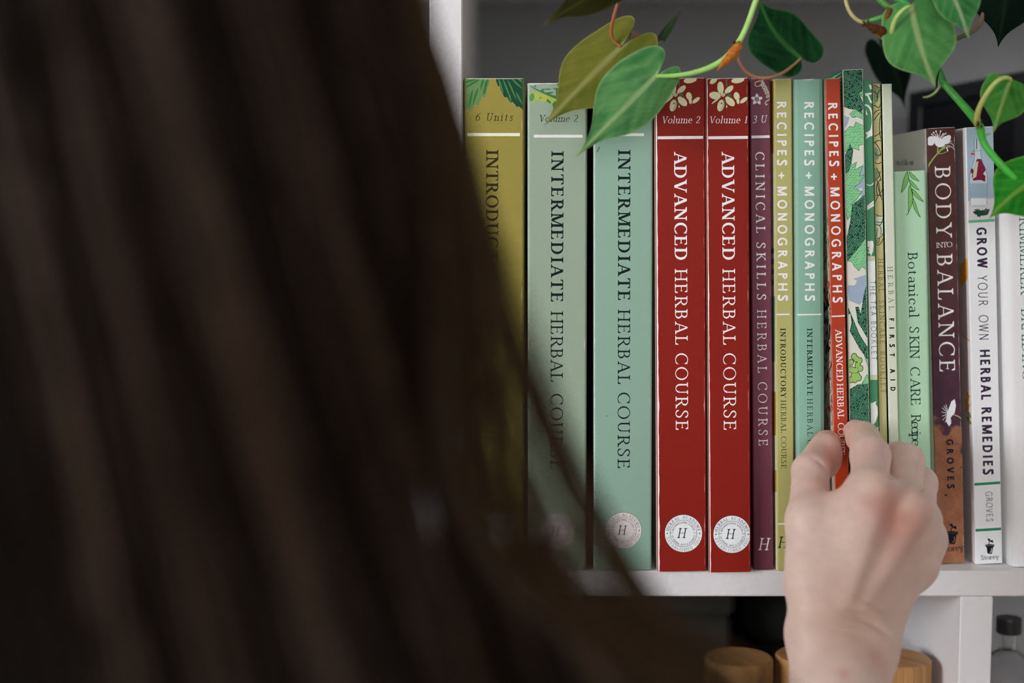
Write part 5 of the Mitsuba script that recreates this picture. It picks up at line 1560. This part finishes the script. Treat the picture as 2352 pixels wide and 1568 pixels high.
def p_skin(p, n, uv):
    c = mi.Color3f(.67, .485, .405)
    m = mikit.fbm(p.x * 130, p.y * 130, p.z * 130, 3)
    c = c * (.90 + .2 * m)
    fine = mikit.noise(p.x * 1400, p.y * 1400, p.z * 1400)
    c = c * (.97 + .06 * fine)
    for q, r, a in RED:
        c = mikit.mix(c, [.56, .20, .155], lobe_(p, q, r) * a * .8)
    for q, r, a in TAN:
        c = mikit.mix(c, [.46, .27, .18], lobe_(p, q, r) * a)
    for q, r, a in YEL:
        c = mikit.mix(c, [.66, .50, .36], lobe_(p, q, r) * a)
    return c


def p_pores(p, n, uv):
    return (mikit.noise(p.x * 900, p.y * 900, p.z * 900) + mikit.noise(p.x * 2000, p.y * 500, p.z * 1200) * .6) * .00012


scene['mat_skin'] = {'type': 'bumpmap', 'arbitrary': mikit.proc(p_pores, 2e-4), 'scale': 1.0, 'bsdf': {'type': 'principled', 'base_color': mikit.proc(p_skin), 'roughness': .48, 'specular': .4, 'sheen': .15}}
part(person, 'body', body, 'mat_skin', smooth=True)
mat('iris', [.05, .03, .02], .2, .5)
mat('eye_white', [.7, .7, .68], .25, .5)
for s in (-1, 1):
    e = trimesh.creation.icosphere(2, .0118); e.apply_translation(HEAD + [s * .032, .078, .012])
    k = part(person, 'eye', e, 'mat_eye_white', smooth=True)
    i_ = trimesh.creation.icosphere(2, .0056); i_.apply_translation(HEAD + [s * .032, .0856, .012])
    part(k, 'iris', i_, 'mat_iris', smooth=True)

# clothes: the body's own shape, a little larger
def sweater_sdf(X):
    d = figure_sdf(X) - .009
    cuff = ((X - (FE + (ELB - FE) * .05)) @ ((ELB - FE) / np.linalg.norm(ELB - FE)).astype(np.float32))
    arm = bone(X, FE + (ELB - FE) * .05, ELB, .027, .046)
    arm = np.maximum(arm, -cuff)
    body_ = np.maximum(d, X[..., 2] + .165)
    body_ = np.maximum(body_, -.80 - X[..., 2])
    lw = np.array([-.33, -.36, -.72], np.float32)
    body_ = np.maximum(body_, np.where(X[..., 0] > .085, -cuff + .01, -1))
    return smin(body_, arm, .012)


mat('sweater', col(70, 76, 84), .95, .1)
sw = tidy(surface_net(sweater_sdf, (-.49, -.68, -.83), (.28, -.06, -.13), .006))
part(person, 'sweater', sw, 'mat_sweater', smooth=True, label='slate grey sweater')


def trousers_sdf(X):
    d = figure_sdf(X) - .007
    return np.maximum(np.maximum(np.maximum(d, X[..., 2] + .79), FLOOR_Z + .06 - X[..., 2]), np.where(X[..., 0] < -.305, 1.0, -1.0))


mat('trousers', [.03, .04, .07], .9, .1)
part(person, 'trousers', tidy(surface_net(trousers_sdf, (-.31, -.64, FLOOR_Z + .03), (.08, -.30, -.77), .008)), 'mat_trousers', smooth=True)

# hair: a dark mass over the head and down the right shoulder, with loose strands along its edge
HY = -.425                                         # depth of the hair's outline
EDGE = np.array([(945, -420), (955, -150), (970, 0), (995, 120), (1034, 250), (1064, 380), (1082, 480), (1090, 560), (1092, 650), (1080, 760), (1068, 900), (1080, 1050), (1110, 1150), (1156, 1250), (1215, 1330), (1290, 1400), (1385, 1480), (1480, 1568), (1600, 1700), (1700, 1850), (1740, 2050)], float)
hz = P(0, -420, HY)[2]
E = Parr(EDGE, HY)
order = np.argsort(E[:, 2])
ez, ex = E[order, 2], E[order, 0]


def hair_sdf(X):
    z = X[..., 2]
    xr = np.interp(z, ez, ex).astype(np.float32) - .004
    xl = np.interp(z, [-.30, -.10, .05, .25], [-.21, -.23, -.235, -.225]).astype(np.float32)
    top = HEAD[2] + .02
    cx, rx = (xr + xl) / 2, (xr - xl) / 2
    cy = np.interp(z, [-.28, -.10, .0, .15], [-.47, -.435, -.410, -.395]).astype(np.float32)
    ry = np.interp(z, [-.28, -.10, .0, .15], [.055, .075, .092, .10]).astype(np.float32)
    k = np.sqrt(((X[..., 0] - cx) / rx) ** 2 + ((X[..., 1] - cy) / ry) ** 2)
    d = (k - 1) * np.minimum(rx, ry)
    cap = blob(X, HEAD + [0, -.012, .03], (.098, .112, .125))
    cap = np.maximum(cap, (X[..., 1] - (HEAD[1] + .045)) )
    d = np.maximum(d, z - HEAD[2] - .03)
    d = smin(d, cap, .02)
    d = np.maximum(d, -.285 - z)
    face = blob(X, HEAD + [0, .085, -.04], (.062, .075, .10))
    u = X[..., 0] * 1.0 + z * .30                                     # locks: furrows running down and to the right
    d = d + .0046 + .0035 * np.sin(u * 260 + 2 * np.sin(z * 14 + X[..., 1] * 9)) + .004 * np.sin(u * 97 + X[..., 1] * 31)
    return np.maximum(d, -face)


mass = surface_net(hair_sdf, (-.26, -.55, -.29), (.11, -.28, .225), .0045)
relax(mass, 5)
mat('hair_mass', [.0070, .0046, .003], .8, .05)
part(person, 'hair', mass, 'mat_hair_mass', smooth=True, label='long dark brown hair')
labels[person + '__hair']['kind'] = 'stuff'
rh = np.random.default_rng(31)


def guide(y, g):
    """A strand's way down the picture plane of the hair: x at height y."""
    g = np.array(g, float)
    return np.interp(y, g[:, 1], g[:, 0])


from scipy.interpolate import PchipInterpolator as Pch
EdgeX = Pch(EDGE[:, 1], EDGE[:, 0])
GUIDES = [  # loose locks beyond the edge: way, spread in pixels, number of strands
    ([(975, 0), (1040, 200), (1085, 380), (1116, 500), (1140, 600), (1165, 700), (1195, 800), (1232, 910), (1272, 1006), (1315, 1113), (1362, 1190), (1405, 1262), (1450, 1347), (1520, 1440), (1620, 1540), (1760, 1680)], 25, 52),
    ([(975, 0), (1040, 220), (1082, 400), (1108, 560), (1128, 720), (1150, 860), (1185, 1000), (1228, 1110), (1262, 1200), (1304, 1290), (1370, 1390), (1470, 1490), (1600, 1600)], 10, 13),
    ([(965, 0), (1030, 220), (1076, 400), (1098, 560), (1104, 720), (1112, 860), (1130, 1000), (1160, 1120), (1204, 1230), (1268, 1330), (1360, 1420), (1480, 1520), (1620, 1640)], 30, 26),
    ([(960, 0), (1024, 220), (1070, 400), (1084, 560), (1078, 720), (1076, 860), (1088, 1000), (1116, 1120), (1160, 1230), (1224, 1330), (1310, 1420), (1420, 1510), (1560, 1640)], 26, 24),
    ([(985, 0), (1050, 220), (1095, 400), (1150, 560), (1200, 700), (1250, 850), (1300, 1000), (1360, 1120), (1430, 1250), (1500, 1370), (1600, 1470), (1740, 1600)], 12, 4),
    ([(960, 0), (1020, 250), (1060, 480), (1070, 700), (1080, 900), (1110, 1080), (1180, 1250), (1300, 1400), (1480, 1500), (1660, 1600)], 46, 16),
    ([(950, 0), (1010, 250), (1050, 480), (1070, 700), (1096, 900), (1150, 1080), (1240, 1230), (1380, 1360), (1540, 1460), (1720, 1580)], 44, 30),
]
parts_h = []
tone = []
ys_ = np.linspace(-300, 1750, 34)


def strand(xs, depth, r):
    w = Parr(np.stack([xs, ys_], 1), depth)
    rr = r * np.interp(np.linspace(0, 1, len(ys_)), [0, .06, .8, 1], [.6, 1, 1, .4])
    return tube(w, rr, 4, caps=False)


for g, spread, cnt in GUIDES:
    gp = Pch(np.array([[g[0][0] - 40, -400]] + g, float)[:, 1], np.array([[g[0][0] - 40, -400]] + g, float)[:, 0], extrapolate=True)
    for _ in range(cnt):
        o = rh.normal(0, spread)
        grow = np.interp(ys_, [-300, 250, 900, 1700], [.15, .35, 1.0, 1.4])
        wav = rh.uniform(4, 12) * np.sin(ys_ / rh.uniform(160, 330) + rh.uniform(0, 6)) * grow
        xs = gp(ys_) + o * grow + wav
        dep = HY + rh.normal(0, .010) + np.interp(ys_, [-300, 1700], [0, -.03])
        parts_h.append(strand(xs, dep, rh.uniform(.00022, .00042)))
loose = cat(parts_h)
mat('hair_loose', [.034, .020, .010], .7, .05)
part(person + '__hair', 'loose_strand', loose, 'mat_hair_loose', smooth=True)
labels[person + '__hair__loose_strand'] = {'kind': 'stuff', 'label': 'loose brown strands'}
# strands lying on the mass, in a few browns: the lighter streaks of the photograph
def lay(n, m, seed, lanes, rr):
    rg = np.random.default_rng(seed)
    out = []
    for _ in range(n):
        x0 = rg.choice(lanes) + rg.normal(0, 26)
        slope = np.interp(x0, [-500, 300, 985], [.12, .30, .31])
        xs = x0 + slope * ys_ + 22 * np.sin(ys_ / rg.uniform(300, 600) + rg.uniform(0, 6))
        xs = np.minimum(xs, EdgeX(ys_) - rg.uniform(8, 70))
        # follow the front of the mass
        w0 = Parr(np.stack([xs, ys_], 1), HY)
        z = w0[:, 2]
        for _k in range(2):
            xr = np.interp(z, ez, ex) - .004
            xl = np.interp(z, [-.30, -.10, .05, .25], [-.21, -.23, -.235, -.225])
            cy = np.interp(z, [-.28, -.10, .0, .15], [-.47, -.435, -.410, -.395]); ry = np.interp(z, [-.28, -.10, .0, .15], [.055, .075, .092, .10])
            q_ = np.clip((w0[:, 0] - (xr + xl) / 2) / ((xr - xl) / 2), -.97, .97)
            yy = cy - ry * np.sqrt(1 - q_ ** 2) - .0035 - rg.uniform(0, .003)
            w0 = Parr(np.stack([xs, ys_], 1), yy); z = w0[:, 2]
        ok = z < .16
        if ok.sum() > 6:
            out.append(tube(w0[ok], rr * rg.uniform(.7, 1.3), 4, caps=False))
    part(person + '__hair', 'strand', cat(out), m, smooth=True)


mat('hair_dark', [.008, .0052, .0034], .7, .06)
mat('hair_brown', [.042, .022, .011], .5, .2)
lay(420, 'mat_hair_dark', 41, np.linspace(-420, 960, 60), .00055)
lay(190, 'mat_hair_brown', 42, np.array([290, 320, 345, 120, 560, 620, 760, 880, -60, 940]), .0005)
for k in list(scene):
    if k.startswith(person + '__hair__strand'):
        labels[k] = {'kind': 'stuff'}
